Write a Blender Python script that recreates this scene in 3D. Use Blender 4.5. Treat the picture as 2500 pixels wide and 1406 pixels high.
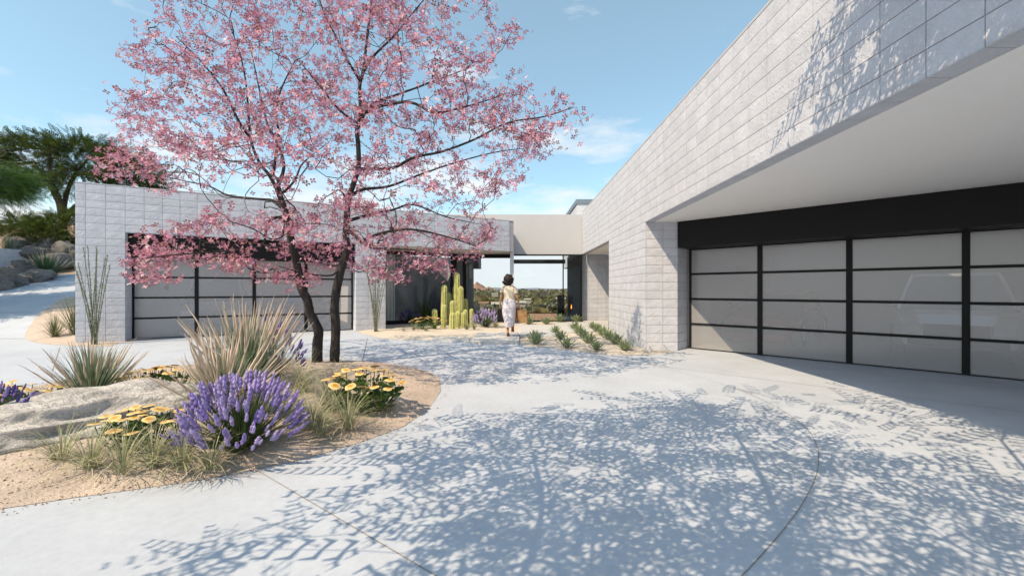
import bpy, math, random
import numpy as np
from mathutils import Vector, Matrix, noise as mnoise

for o in list(bpy.data.objects):
    bpy.data.objects.remove(o, do_unlink=True)
S = bpy.context.scene
COL = S.collection
R = np.random.RandomState(7)
random.seed(7)

# ------------------------------------------------------------------ camera
F = 1042.0            # focal length in pixels of the 2500 px wide photograph
CX, CY = 1253.0, 707.0
CAM = 1.45
cd = bpy.data.cameras.new('camera')
cd.sensor_width = 36.0
cd.lens = F / 2500.0 * 36.0
cd.shift_x = -(CX - 1250.0) / 2500.0
cd.shift_y = (CY - 703.0) / 2500.0
cd.clip_start = 0.05
cd.clip_end = 12000
cam = bpy.data.objects.new('camera', cd)
cam.location = (0, 0, CAM)
cam.rotation_euler = (math.radians(90), 0, 0)
COL.objects.link(cam)
S.camera = cam

# ------------------------------------------------------------------ sun, sky, exposure
SUNV = Vector((1.0, 0.9, -1.567)).normalized()      # the way the light travels
sd = bpy.data.lights.new('sun', 'SUN')
sd.energy = 2.85
sd.angle = math.radians(0.18)
sd.color = (1.0, 0.80, 0.55)
sun = bpy.data.objects.new('sun', sd)
sun.rotation_euler = SUNV.to_track_quat('-Z', 'Y').to_euler()
sun.location = (-20, -20, 30)
COL.objects.link(sun)

SKY_STRENGTH = 0.115
w = bpy.data.worlds.new('World')
S.world = w
w.use_nodes = True
nt = w.node_tree
nt.nodes.clear()
def wn(t, **k):
    n = nt.nodes.new(t)
    for a, b in k.items():
        setattr(n, a, b)
    return n
sky = wn('ShaderNodeTexSky', sky_type='NISHITA', sun_disc=False)
sky.sun_elevation = math.asin(-SUNV.z)
sky.sun_rotation = math.atan2(-SUNV.x, -SUNV.y) % (2 * math.pi)
sky.altitude = 400
sky.air_density = 1.0
sky.dust_density = 1.2
sky.ozone_density = 1.2
bg = wn('ShaderNodeBackground')
bg.inputs['Strength'].default_value = SKY_STRENGTH
wo = wn('ShaderNodeOutputWorld')
tc = wn('ShaderNodeTexCoord')
mp = wn('ShaderNodeMapping')
mp.inputs['Scale'].default_value = (2.6, 2.6, 9.0)
mp.inputs['Location'].default_value = (3.1, 0.4, 0.2)
nz = wn('ShaderNodeTexNoise')
nz.inputs['Scale'].default_value = 1.6
nz.inputs['Detail'].default_value = 9
nz.inputs['Roughness'].default_value = 0.58
sep = wn('ShaderNodeSeparateXYZ')
band = wn('ShaderNodeMapRange')
band.inputs['From Min'].default_value = 0.42
band.inputs['From Max'].default_value = 0.02
ad = wn('ShaderNodeMath', operation='MULTIPLY_ADD')
ad.inputs[1].default_value = 0.36
ramp = wn('ShaderNodeValToRGB')
ramp.color_ramp.elements[0].position = 0.61
ramp.color_ramp.elements[1].position = 0.84
mul = wn('ShaderNodeMix', data_type='RGBA', blend_type='MULTIPLY')
mul.inputs['Factor'].default_value = 1.0
mul.inputs['B'].default_value = (1.0, 1.16, 1.03, 1)
mixc = wn('ShaderNodeMix', data_type='RGBA')
mixc.inputs['B'].default_value = (4.3, 4.4, 4.5, 1)
haze = wn('ShaderNodeMix', data_type='RGBA')
haze.inputs['Factor'].default_value = 0.27
haze.inputs['B'].default_value = (2.5, 3.3, 3.5, 1)
L = nt.links.new
L(tc.outputs['Generated'], mp.inputs['Vector'])
L(mp.outputs['Vector'], nz.inputs['Vector'])
L(tc.outputs['Generated'], sep.inputs['Vector'])
L(sep.outputs['Z'], band.inputs['Value'])
L(band.outputs['Result'], ad.inputs[0])
L(nz.outputs['Fac'], ad.inputs[2])
L(ad.outputs['Value'], ramp.inputs['Fac'])
L(sky.outputs['Color'], mul.inputs['A'])
L(mul.outputs['Result'], haze.inputs['A'])
L(haze.outputs['Result'], mixc.inputs['A'])
L(ramp.outputs['Color'], mixc.inputs['Factor'])
L(mixc.outputs['Result'], bg.inputs['Color'])
L(bg.outputs['Background'], wo.inputs['Surface'])

S.render.engine = 'CYCLES'
S.view_settings.view_transform = 'Standard'
S.view_settings.look = 'None'
S.view_settings.exposure = 1.0
S.view_settings.gamma = 1.0
S.view_settings.use_curve_mapping = False
cy = S.cycles
cy.max_bounces = 9
cy.diffuse_bounces = 4
cy.glossy_bounces = 3
cy.transmission_bounces = 6
cy.transparent_max_bounces = 10
cy.caustics_reflective = False
cy.caustics_refractive = False
cy.sample_clamp_indirect = 8.0
cy.use_denoising = True
try:
    cy.denoiser = 'OPENIMAGEDENOISE'
except Exception:
    pass

# ------------------------------------------------------------------ helpers: places
def gp(u, y, z=0.0):
    """photo pixel on the horizontal plane at height z -> (x, y)"""
    d = (CAM - z) * F / (y - CY)
    return ((u - CX) / F * d, d)
def pd(u, y, d):
    return Vector(((u - CX) / F * d, d, CAM + (CY - y) / F * d))

def sstep(a, b, x):
    t = np.clip((x - a) / (b - a), 0, 1)
    return t * t * (3 - 2 * t)

def terrain(x, y):
    """ground height without the paving"""
    x = np.asarray(x, float); y = np.asarray(y, float)
    ramp = 0.19 * np.clip(y - 12.6, 0, 13.4)
    hill = ramp + 0.40 * np.clip(y - 26, 0, 4) + 0.2 * np.clip(y - 30, 0, 45) + 0.02 * np.clip(y - 75, 0, 200)
    left = sstep(-10.9, -12.3, x + 0.0 * y)
    far_left = sstep(-0.15, -0.75, x / np.maximum(y, 1))
    lw = np.where(y < 26, left, far_left)
    val = -0.22 * np.clip(y - 21, 0, 9) - 0.075 * np.clip(y - 30, 0, 270) + 0.0085 * np.clip(y - 300, 0, 2600)
    return hill * lw + val * (1 - lw)

# ------------------------------------------------------------------ helpers: materials
def mat_nodes(name):
    m = bpy.data.materials.new(name)
    m.use_nodes = True
    t = m.node_tree
    b = t.nodes['Principled BSDF']
    return m, t, b

def material(name, col, rough=0.8, var=0.0, scale=3.0, bump=0.0, bscale=40.0, metal=0.0, spec=0.3, objrand=0.0, emit=None, stains=0.0, stretch=(1, 1, 1), dist=0.02):
    m, t, b = mat_nodes(name)
    b.inputs['Roughness'].default_value = rough
    b.inputs['Metallic'].default_value = metal
    b.inputs['Specular IOR Level'].default_value = spec
    b.inputs['Base Color'].default_value = (*col, 1)
    if emit:
        b.inputs['Emission Color'].default_value = (*emit[0], 1)
        b.inputs['Emission Strength'].default_value = emit[1]
    geo = t.nodes.new('ShaderNodeNewGeometry')
    mpg = t.nodes.new('ShaderNodeMapping')
    mpg.inputs['Scale'].default_value = stretch
    t.links.new(geo.outputs['Position'], mpg.inputs['Vector'])
    cur = None
    def mix(fac, a, c, blend='MIX'):
        x = t.nodes.new('ShaderNodeMix'); x.data_type = 'RGBA'; x.blend_type = blend
        if hasattr(fac, 'links'): t.links.new(fac, x.inputs['Factor'])
        else: x.inputs['Factor'].default_value = fac
        for s, v in (('A', a), ('B', c)):
            if hasattr(v, 'links'): t.links.new(v, x.inputs[s])
            else: x.inputs[s].default_value = (*v, 1)
        return x.outputs['Result']
    def noise(sc, det=5, ro=0.6):
        n = t.nodes.new('ShaderNodeTexNoise')
        n.inputs['Scale'].default_value = sc
        n.inputs['Detail'].default_value = det
        n.inputs['Roughness'].default_value = ro
        t.links.new(mpg.outputs['Vector'], n.inputs['Vector'])
        return n.outputs['Fac']
    cur = tuple(col)
    if var:
        r = t.nodes.new('ShaderNodeMapRange')
        r.inputs['From Min'].default_value = 0.3; r.inputs['From Max'].default_value = 0.7
        t.links.new(noise(scale), r.inputs['Value'])
        lo = tuple(max(0, c * (1 - var)) for c in col); hi = tuple(min(1, c * (1 + var)) for c in col)
        cur = mix(r.outputs['Result'], lo, hi)
        r2 = t.nodes.new('ShaderNodeMapRange')
        r2.inputs['From Min'].default_value = 0.3; r2.inputs['From Max'].default_value = 0.7
        r2.inputs['To Min'].default_value = 1 - var * 0.8; r2.inputs['To Max'].default_value = 1 + var * 0.5
        t.links.new(noise(scale * 14, 3), r2.inputs['Value'])
        cc = t.nodes.new('ShaderNodeCombineColor')
        for k in range(3): t.links.new(r2.outputs['Result'], cc.inputs[k])
        cur = mix(1.0, cur, cc.outputs['Color'], 'MULTIPLY')
    if stains:
        r3 = t.nodes.new('ShaderNodeMapRange')
        r3.inputs['From Min'].default_value = 0.52; r3.inputs['From Max'].default_value = 0.75
        r3.inputs['To Max'].default_value = stains
        t.links.new(noise(scale * 0.35, 7, 0.65), r3.inputs['Value'])
        cur = mix(r3.outputs['Result'], cur, tuple(c * 0.72 for c in col))
    if objrand:
        oi = t.nodes.new('ShaderNodeObjectInfo')
        r4 = t.nodes.new('ShaderNodeMapRange')
        r4.inputs['To Min'].default_value = 1 - objrand; r4.inputs['To Max'].default_value = 1 + objrand
        t.links.new(oi.outputs['Random'], r4.inputs['Value'])
        cc = t.nodes.new('ShaderNodeCombineColor')
        for k in range(3): t.links.new(r4.outputs['Result'], cc.inputs[k])
        cur = mix(1.0, cur, cc.outputs['Color'], 'MULTIPLY')
    if hasattr(cur, 'links'):
        t.links.new(cur, b.inputs['Base Color'])
    if bump:
        bp = t.nodes.new('ShaderNodeBump')
        bp.inputs['Strength'].default_value = bump
        bp.inputs['Distance'].default_value = dist
        t.links.new(noise(bscale, 6, 0.65), bp.inputs['Height'])
        t.links.new(bp.outputs['Normal'], b.inputs['Normal'])
    return m

def leaf_material(name, trans=0.25, rough=0.55, var=0.0):
    """colour of each leaf from the 'Col' attribute, with some light through the leaf"""
    m, t, b = mat_nodes(name)
    at = t.nodes.new('ShaderNodeAttribute'); at.attribute_name = 'Col'
    b.inputs['Roughness'].default_value = rough
    b.inputs['Specular IOR Level'].default_value = 0.25
    t.links.new(at.outputs['Color'], b.inputs['Base Color'])
    tr = t.nodes.new('ShaderNodeBsdfTranslucent')
    t.links.new(at.outputs['Color'], tr.inputs['Color'])
    mx = t.nodes.new('ShaderNodeMixShader'); mx.inputs['Fac'].default_value = trans
    t.links.new(b.outputs['BSDF'], mx.inputs[1]); t.links.new(tr.outputs['BSDF'], mx.inputs[2])
    t.links.new(mx.outputs['Shader'], t.nodes['Material Output'].inputs['Surface'])
    return m

def clear_glass(name, tint=(0.92, 0.95, 0.96), refl=1.0):
    m, t, b = mat_nodes(name)
    t.nodes.remove(b)
    tr = t.nodes.new('ShaderNodeBsdfTransparent'); tr.inputs['Color'].default_value = (*tint, 1)
    gl = t.nodes.new('ShaderNodeBsdfGlossy'); gl.inputs['Roughness'].default_value = 0.02
    fr = t.nodes.new('ShaderNodeFresnel'); fr.inputs['IOR'].default_value = 1.3
    mx = t.nodes.new('ShaderNodeMixShader')
    t.links.new(fr.outputs['Fac'], mx.inputs['Fac'])
    t.links.new(tr.outputs['BSDF'], mx.inputs[1]); t.links.new(gl.outputs['BSDF'], mx.inputs[2])
    t.links.new(mx.outputs['Shader'], t.nodes['Material Output'].inputs['Surface'])
    return m

def frosted(name, col=(0.66, 0.655, 0.67), see=0.62):
    m, t, b = mat_nodes(name)
    b.inputs['Base Color'].default_value = (*col, 1)
    b.inputs['Roughness'].default_value = 0.35
    b.inputs['Specular IOR Level'].default_value = 0.4
    tl = t.nodes.new('ShaderNodeBsdfTranslucent'); tl.inputs['Color'].default_value = (*col, 1)
    m1 = t.nodes.new('ShaderNodeMixShader'); m1.inputs['Fac'].default_value = 0.25
    t.links.new(b.outputs['BSDF'], m1.inputs[1]); t.links.new(tl.outputs['BSDF'], m1.inputs[2])
    tr = t.nodes.new('ShaderNodeBsdfTransparent'); tr.inputs['Color'].default_value = (0.95, 0.95, 0.96, 1)
    gs = t.nodes.new('ShaderNodeBsdfGlossy'); gs.inputs['Roughness'].default_value = 0.22; gs.inputs['Color'].default_value = (.9, .9, .9, 1)
    m3 = t.nodes.new('ShaderNodeMixShader'); m3.inputs['Fac'].default_value = 0.22
    t.links.new(m1.outputs['Shader'], m3.inputs[1]); t.links.new(gs.outputs['BSDF'], m3.inputs[2]); m1 = m3
    m2 = t.nodes.new('ShaderNodeMixShader'); m2.inputs['Fac'].default_value = see
    t.links.new(m1.outputs['Shader'], m2.inputs[1]); t.links.new(tr.outputs['BSDF'], m2.inputs[2])
    t.links.new(m2.outputs['Shader'], t.nodes['Material Output'].inputs['Surface'])
    return m

M = {}
M['concrete'] = material('concrete', (0.440, 0.478, 0.552), 0.85, var=0.075, scale=1.1, bump=0.3, bscale=60, stains=0.35, dist=0.004)
M['joint'] = material('joint', (0.24, 0.21, 0.185), 0.9)
M['slab'] = material('slab', (0.49, 0.49, 0.495), 0.85, var=0.05, scale=2, bump=0.2, bscale=60, dist=0.004)
M['sand'] = material('sand', (0.51, 0.425, 0.37), 0.95, var=0.16, scale=2.2, bump=1.0, bscale=38, stains=0.35, dist=0.02)
M['gravel_bed'] = material('gravel_bed', (0.56, 0.495, 0.43), 0.95, var=0.12, scale=3.0, bump=0.8, bscale=60, dist=0.012)
M['pebble'] = material('pebble', (0.46, 0.36, 0.28), 0.9, var=0.3, scale=9)
M['desert'] = material('desert', (0.36, 0.25, 0.17), 0.95, var=0.2, scale=0.25, bump=0.6, bscale=3, stains=0.4)
M['valley'] = material('valley', (0.13, 0.12, 0.06), 0.95, var=0.35, scale=0.03)
M['block'] = material('block', (0.545, 0.56, 0.62), 0.9, var=0.09, scale=4, bump=0.85, bscale=26, objrand=0.04, dist=0.016)
M['mortar'] = material('mortar', (0.40, 0.37, 0.39), 0.95, var=0.08, scale=5)
M['stucco'] = material('stucco', (0.47, 0.47, 0.49), 0.9, var=0.02, scale=2, bump=0.15, bscale=120, dist=0.003)
M['soffit'] = material('soffit', (0.88, 0.86, 0.84), 0.8, var=0.015, scale=1)
M['black'] = material('black_metal', (0.009, 0.009, 0.010), 0.55, spec=0.2)
M['roofing'] = material('roofing', (0.35, 0.34, 0.33), 0.9)
M['cap'] = material('metal_cap', (0.16, 0.2, 0.25), 0.5)
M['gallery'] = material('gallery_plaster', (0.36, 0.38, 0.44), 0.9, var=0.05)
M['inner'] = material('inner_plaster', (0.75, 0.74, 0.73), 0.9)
M['garage_floor'] = material('garage_floor', (0.4, 0.39, 0.37), 0.6, var=0.05)
M['darkwall'] = material('dark_cladding', (0.10, 0.11, 0.14), 0.7, var=0.05)
M['frost'] = frosted('frosted_pane')
M['glass'] = clear_glass('window_glass')
M['bark'] = material('bark', (0.045, 0.040, 0.040), 0.95, var=0.55, scale=9, bump=1.0, bscale=30, stretch=(1, 1, 0.35), dist=0.02)
M['bark2'] = material('mesquite_bark', (0.11, 0.085, 0.07), 0.95, var=0.3, scale=6, bump=0.8, bscale=20)
M['petal'] = leaf_material('petal', 0.24, 0.6)
M['leaf'] = leaf_material('leaf', 0.3, 0.55)
M['dryleaf'] = leaf_material('dry_leaf', 0.2, 0.75)
M['boulder'] = material('boulder', (0.58, 0.56, 0.55), 0.95, var=0.34, scale=3.4, bump=1.0, bscale=8, stains=0.9, stretch=(0.7, 1.5, 2.6), dist=0.09)
M['rock'] = material('rock', (0.17, 0.16, 0.155), 0.95, var=0.35, scale=1.6, bump=1.0, bscale=5, stains=0.5, dist=0.06)
M['mountain'] = material('mountain', (0.30, 0.17, 0.12), 0.95, var=0.3, scale=0.01)
M['fire'] = material('flame', (1, 0.35, 0.05), 0.5, emit=((1.0, 0.32, 0.05), 1.6))

# ------------------------------------------------------------------ helpers: meshes
class MB:
    def __init__(s):
        s.v = []; s.f = []; s.c = []; s.n = 0; s.mi = []
    def add(s, V, Fc, col=None, mi=0):
        V = np.asarray(V, float).reshape(-1, 3)
        s.v.append(V)
        if isinstance(Fc, np.ndarray):
            groups = [Fc]
        else:
            by = {}
            for q in Fc: by.setdefault(len(q), []).append(q)
            groups = [np.array(q, int) for q in by.values()]
        for g in groups:
            s.f.append(g + s.n); s.mi.append(np.full(len(g), mi))
        if col is None: col = (0.5, 0.5, 0.5)
        col = np.asarray(col, float)
        s.c.append(np.broadcast_to(col, V.shape) if col.ndim == 1 else col)
        s.n += len(V)
    def inst(s, V, Fc, Ms, Ps, cols=None):
        """many copies of a template: Ms (m,3,3), Ps (m,3), cols (m,3) or (m,n,3)"""
        V = np.asarray(V, float); Fc = np.asarray(Fc, int); m = len(Ps)
        W = np.einsum('mij,nj->mni', np.asarray(Ms), V) + np.asarray(Ps)[:, None, :]
        FF = (Fc[None] + (np.arange(m) * len(V))[:, None, None]).reshape(-1, Fc.shape[1])
        if cols is None: C = None
        else:
            cols = np.asarray(cols, float)
            C = (np.repeat(cols[:, None, :], len(V), 1) if cols.ndim == 2 else cols).reshape(-1, 3)
        s.add(W.reshape(-1, 3), FF, C)
    def box(s, x0, x1, y0, y1, z0, z1, col=None):
        s.prism([(x0, y0), (x1, y0), (x1, y1), (x0, y1)], z0, z1, col)
    def prism(s, poly, z0, z1, col=None):
        n = len(poly)
        V = [(p[0], p[1], z0) for p in poly] + [(p[0], p[1], z1) for p in poly]
        fs = [tuple(range(n - 1, -1, -1)), tuple(range(n, 2 * n))]
        fs += [(i, (i + 1) % n, n + (i + 1) % n, n + i) for i in range(n)]
        s.add(V, fs, col)
    def obox(s, O, d, inw, l0, l1, i0, i1, z0, z1, col=None):
        O = np.array(O[:2]); d = np.array(d[:2]); inw = np.array(inw[:2])
        s.prism([tuple(O + d * a + inw * b) for a, b in ((l0, i0), (l1, i0), (l1, i1), (l0, i1))], z0, z1, col)
    def tube(s, pts, rad, sides=8, col=None, cap=True, jit=0.0):
        pts = [Vector(p) for p in pts]
        if np.isscalar(rad): rad = [rad] * len(pts)
        t = (pts[1] - pts[0]).normalized()
        a = t.orthogonal().normalized()
        V = []
        for i, p in enumerate(pts):
            t = ((pts[min(i + 1, len(pts) - 1)] - pts[max(i - 1, 0)])).normalized()
            a = (a - t * a.dot(t)); a = a.normalized() if a.length > 1e-6 else t.orthogonal().normalized()
            b = t.cross(a)
            for k in range(sides):
                an = 2 * math.pi * k / sides
                r = rad[i] * (1 + (random.uniform(-jit, jit) if jit else 0))
                V.append(p + a * (math.cos(an) * r) + b * (math.sin(an) * r))
        fs = []
        for i in range(len(pts) - 1):
            for k in range(sides):
                k2 = (k + 1) % sides
                fs.append((i * sides + k, i * sides + k2, (i + 1) * sides + k2, (i + 1) * sides + k))
        if cap:
            fs.append(tuple(range(sides - 1, -1, -1)))
            fs.append(tuple(range((len(pts) - 1) * sides, len(pts) * sides)))
        s.add([tuple(v) for v in V], fs, col)
    def mesh(s, name, mats=None, smooth=False):
        me = bpy.data.meshes.new(name)
        V = np.concatenate(s.v).astype(np.float32)
        me.vertices.add(len(V)); me.vertices.foreach_set('co', V.ravel())
        sizes = np.concatenate([np.full(len(g), g.shape[1], np.int32) for g in s.f])
        loops = np.concatenate([g.ravel() for g in s.f]).astype(np.int32)
        me.loops.add(len(loops)); me.loops.foreach_set('vertex_index', loops)
        me.polygons.add(len(sizes))
        st = np.concatenate([[0], np.cumsum(sizes)[:-1]]).astype(np.int32)
        me.polygons.foreach_set('loop_start', st)
        try: me.polygons.foreach_set('loop_total', sizes)
        except Exception: pass
        me.polygons.foreach_set('material_index', np.concatenate(s.mi).astype(np.int32))
        me.polygons.foreach_set('use_smooth', np.full(len(sizes), bool(smooth)))
        ca = me.color_attributes.new('Col', 'FLOAT_COLOR', 'POINT')
        C = np.concatenate(s.c); C = np.concatenate([C, np.ones((len(C), 1))], 1).astype(np.float32)
        ca.data.foreach_set('color', C.ravel())
        for m in (mats if isinstance(mats, (list, tuple)) else [mats]):
            if m is not None: me.materials.append(m)
        me.update(calc_edges=True); me.validate()
        return me
    def build(s, name, mat=None, parent=None, smooth=False, kind=None):
        return link(name, s.mesh(name, mat, smooth), parent, kind)

def link(name, me, parent=None, kind=None, matrix=None):
    o = bpy.data.objects.new(name, me)
    COL.objects.link(o)
    if parent is not None: o.parent = parent
    if matrix is not None: o.matrix_local = matrix
    if kind: o['kind'] = kind
    return o

def tag(o, label, cat, group=None):
    o['label'] = label; o['category'] = cat
    if group: o['group'] = group
    return o

def thing(name, label, cat, loc=(0, 0, 0), group=None, rz=0.0):
    o = bpy.data.objects.new(name, None)
    o.empty_display_size = 0.2
    COL.objects.link(o)
    o.location = loc; o.rotation_euler = (0, 0, rz)
    return tag(o, label, cat, group)

def copy_tree(o, parent=None):
    c = o.copy(); COL.objects.link(c)
    if parent is not None:
        c.parent = parent
    for ch in o.children: copy_tree(ch, c)
    return c

def rot_to(dirs, roll=None):
    """(m,3) unit directions -> (m,3,3) matrices whose local z is the direction"""
    d = np.asarray(dirs, float); d = d / np.linalg.norm(d, axis=1, keepdims=True)
    up = np.where(np.abs(d[:, 2:3]) > 0.95, np.array([[1.0, 0, 0]]), np.array([[0, 0, 1.0]]))
    x = np.cross(up, d); x /= np.linalg.norm(x, axis=1, keepdims=True)
    y = np.cross(d, x)
    if roll is not None:
        c, s_ = np.cos(roll)[:, None], np.sin(roll)[:, None]
        x, y = x * c + y * s_, y * c - x * s_
    return np.stack([x, y, d], axis=2)

def in_poly(P, poly):
    P = np.asarray(P); x, y = P[:, 0], P[:, 1]
    ins = np.zeros(len(P), bool)
    n = len(poly); j = n - 1
    for i in range(n):
        xi, yi = poly[i]; xj, yj = poly[j]
        c = ((yi > y) != (yj > y)) & (x < (xj - xi) * (y - yi) / ((yj - yi) or 1e-9) + xi)
        ins ^= c; j = i
    return ins

def smooth_loop(pts, n, closed=True):
    """Catmull-Rom resample"""
    P = np.array(pts, float); m = len(P); out = []
    segs = m if closed else m - 1
    for i in range(segs):
        if closed: p0, p1, p2, p3 = P[(i - 1) % m], P[i], P[(i + 1) % m], P[(i + 2) % m]
        else: p0, p1, p2, p3 = P[max(i - 1, 0)], P[i], P[i + 1], P[min(i + 2, m - 1)]
        for k in range(n):
            t = k / n
            out.append(0.5 * ((2 * p1) + (-p0 + p2) * t + (2 * p0 - 5 * p1 + 4 * p2 - p3) * t * t + (-p0 + 3 * p1 - 3 * p2 + p3) * t ** 3))
    if not closed: out.append(P[-1])
    return np.array(out)
# ------------------------------------------------------------------ ground, driveway, beds
def grid_sheet(name, xs, ys, zf, mat, keep=None, dz=0.0):
    xs = np.array(sorted(set(np.round(xs, 3)))); ys = np.array(sorted(set(np.round(ys, 3))))
    X, Y = np.meshgrid(xs, ys)
    Z = zf(X, Y) + dz
    nx = len(xs)
    idx = np.arange(X.size).reshape(X.shape)
    q = np.stack([idx[:-1, :-1], idx[:-1, 1:], idx[1:, 1:], idx[1:, :-1]], -1).reshape(-1, 4)
    if keep is not None:
        cx = (X[:-1, :-1] + X[1:, 1:]) / 2; cyy = (Y[:-1, :-1] + Y[1:, 1:]) / 2
        q = q[keep(cx, cyy).ravel()]
    mb = MB(); mb.add(np.stack([X, Y, Z], -1).reshape(-1, 3), q)
    return mb.build(name, mat, smooth=True, kind='structure')

gx = np.concatenate([-np.geomspace(45, 7000, 40), np.arange(-45, 20, 1.0), np.geomspace(20, 7000, 40), [-12.3, -11.8, -11.4, -10.9]])
gy = np.concatenate([np.linspace(-60, -12, 10), np.arange(-10, 60, 1.0), np.geomspace(60, 9000, 60), [12.6]])
def ground_z(x, y):
    z = terrain(x, y)
    bumpy = np.sin(x * 0.9 + 2 * np.sin(y * 0.31)) * np.cos(y * 0.7 + x * .2) * 0.10
    return z + np.where((y > 25.5), bumpy, 0.0)
ground = grid_sheet('ground', gx, gy, ground_z, M['desert'], dz=-0.06)
# the valley side is darker scrub soil
ground.data.materials.append(M['valley'])
pi_ = np.zeros(len(ground.data.polygons), np.int32)
cs = np.zeros(len(ground.data.vertices) * 3, np.float32); ground.data.vertices.foreach_get('co', cs); cs = cs.reshape(-1, 3)
for p in ground.data.polygons:
    c = cs[p.vertices[0]]
    if c[1] > 24 and c[0] / c[1] > -0.5: pi_[p.index] = 1
ground.data.polygons.foreach_set('material_index', pi_)

driveway = grid_sheet('driveway',
    np.concatenate([np.arange(-42, 16, 2.0), np.arange(-12.6, -10.6, 0.2)]),
    np.concatenate([np.arange(-12, 12.6, 2.0), np.arange(12.6, 25.3, 0.4), [19.4]]),
    lambda x, y: terrain(x, np.minimum(y, 25.9)), M['concrete'],
    keep=lambda x, y: (y < 19.4) | (x < -11.6))

def joint(pts, wd=0.007, dz=0.004):
    P = np.array([(p[0], p[1]) for p in pts], float)
    # resample so that it follows the ramp
    Q = [P[0]]
    for a, b in zip(P[:-1], P[1:]):
        n = max(1, int(np.linalg.norm(b - a) / 0.5))
        for k in range(1, n + 1): Q.append(a + (b - a) * k / n)
    Q = np.array(Q)
    t = np.gradient(Q, axis=0); t /= np.linalg.norm(t, axis=1, keepdims=True)
    nrm = np.stack([-t[:, 1], t[:, 0]], 1)
    A = Q + nrm * wd / 2; B = Q - nrm * wd / 2
    V = np.concatenate([np.c_[A, terrain(A[:, 0], A[:, 1]) + dz], np.c_[B, terrain(B[:, 0], B[:, 1]) + dz]])
    n = len(Q)
    mb = MB(); mb.add(V, [(i, i + n, i + n + 1, i + 1) for i in range(n - 1)])
    mb.build('control_joint', M['joint'], driveway)
arc = [gp(*p) for p in [(1438, 867), (1510, 877), (1593, 891.5), (1754, 934.6), (1867, 979), (1955.5, 1033), (1992, 1081.5), (1998.6, 1118), (1992, 1162), (1963.6, 1222), (1911, 1295), (1810.6, 1406), (1700, 1500)]]
joint(smooth_loop(arc, 6, False), 0.006)
joint([gp(1077, 932), gp(1438, 867)])
joint([gp(1438, 867), gp(1658, 900.4), gp(2100, 955.5), gp(2620, 1020)], 0.010)
joint([gp(1651.6, 861), gp(2100, 910), gp(2620, 967)], 0.010)
joint([gp(622, 1145), gp(1065, 1406), gp(1250, 1515)], 0.006)
joint([gp(897, 825), gp(880, 905)], 0.014)
joint([gp(146, 848), gp(128, 905)], 0.011)
joint([gp(326, 832), gp(873, 808)], 0.015)
for yy in (12.6, 15.75, 18.6, 21.3):
    joint([(-34, yy), (-11.9, yy)], 0.03)

def bed(name, poly, mat, h0=0.012, mound=0.08, rings=10, nb=6, namp=0.02, seed=1, smooth=True):
    B = smooth_loop(poly, nb) if smooth else np.concatenate([np.linspace(poly[i], poly[(i + 1) % len(poly)], nb, endpoint=False) for i in range(len(poly))])
    c = B.mean(0); n = len(B); V = []; 
    for r in range(rings):
        s_ = 1 - r / rings
        for p in B:
            q = c + (p - c) * s_
            k = min(1.0, (1 - s_) * 4.0)
            z = h0 * (0.3 if r == 0 else 1) + mound * k + (0 if r == 0 else namp * mnoise.noise(Vector((q[0] * 2.3, q[1] * 2.3, seed))) + 0.5 * namp * mnoise.noise(Vector((q[0] * 7, q[1] * 7, seed))))
            V.append((q[0], q[1], terrain(q[0], q[1]) + max(z, 0.004)))
    V.append((c[0], c[1], terrain(c[0], c[1]) + h0 + mound))
    fs = []
    for r in range(rings - 1):
        for i in range(n):
            j = (i + 1) % n
            fs.append((r * n + i, r * n + j, (r + 1) * n + j, (r + 1) * n + i))
    for i in range(n): fs.append(((rings - 1) * n + i, (rings - 1) * n + (i + 1) % n, len(V) - 1))
    mb = MB(); mb.add(V, fs)
    o = mb.build(name, mat, smooth=True, kind='structure')
    return B

ISLAND = [gp(*p) for p in [(0, 1243), (170, 1217), (330, 1195), (500, 1170), (625, 1145), (745, 1120), (880, 1080), (985, 1042), (1045, 1000), (1076, 955), (1074, 925), (1045, 907), (990, 893), (930, 885), (840, 880), (700, 878), (560, 884), (400, 896), (250, 912), (120, 935), (0, 965)]] + [(-8.4, 5.2), (-8.2, 4.0), (-6.6, 3.1), (-4.8, 2.72)]
islandB = bed('sand_bed', ISLAND, M['sand'], mound=0.085, rings=26, namp=0.035, seed=3, smooth=False)
corner_bed = [gp(*p) for p in [(62, 826), (75, 814), (110, 800), (185, 789)]] + [(-11.2, 13.6), (-10.6, 12.4)] + [gp(*p) for p in [(300, 836), (262, 846), (190, 845), (100, 838)]]
bed('sand_bed', corner_bed, M['sand'], mound=0.02, rings=8, namp=0.015, seed=5)
cactus_bed = [gp(*p) for p in [(868, 806), (905, 820), (950, 828), (1010, 830), (1060, 829), (1150, 828), (1268, 826), (1268, 800), (1260, 788)]] + [(-0.3, 19.3), (-2.2, 19.25), (-5.6, 17.3), (-4.75, 15.5)]
bed('gravel_bed', cactus_bed, M['gravel_bed'], mound=0.03, rings=12, namp=0.02, seed=8, nb=4)
agave_bed = [gp(*p) for p in [(1269, 843), (1330, 848), (1395, 855), (1450, 863), (1520, 868), (1585, 866), (1648, 860)]] + [(3.4, 10.4), (3.12, 10.6), (3.12, 14.0), (3.12, 19.2), (0.3, 19.2), (0.2, 15.0)]
bed('gravel_bed', agave_bed, M['gravel_bed'], mound=0.015, rings=12, namp=0.012, seed=9, nb=4, smooth=False)

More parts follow.
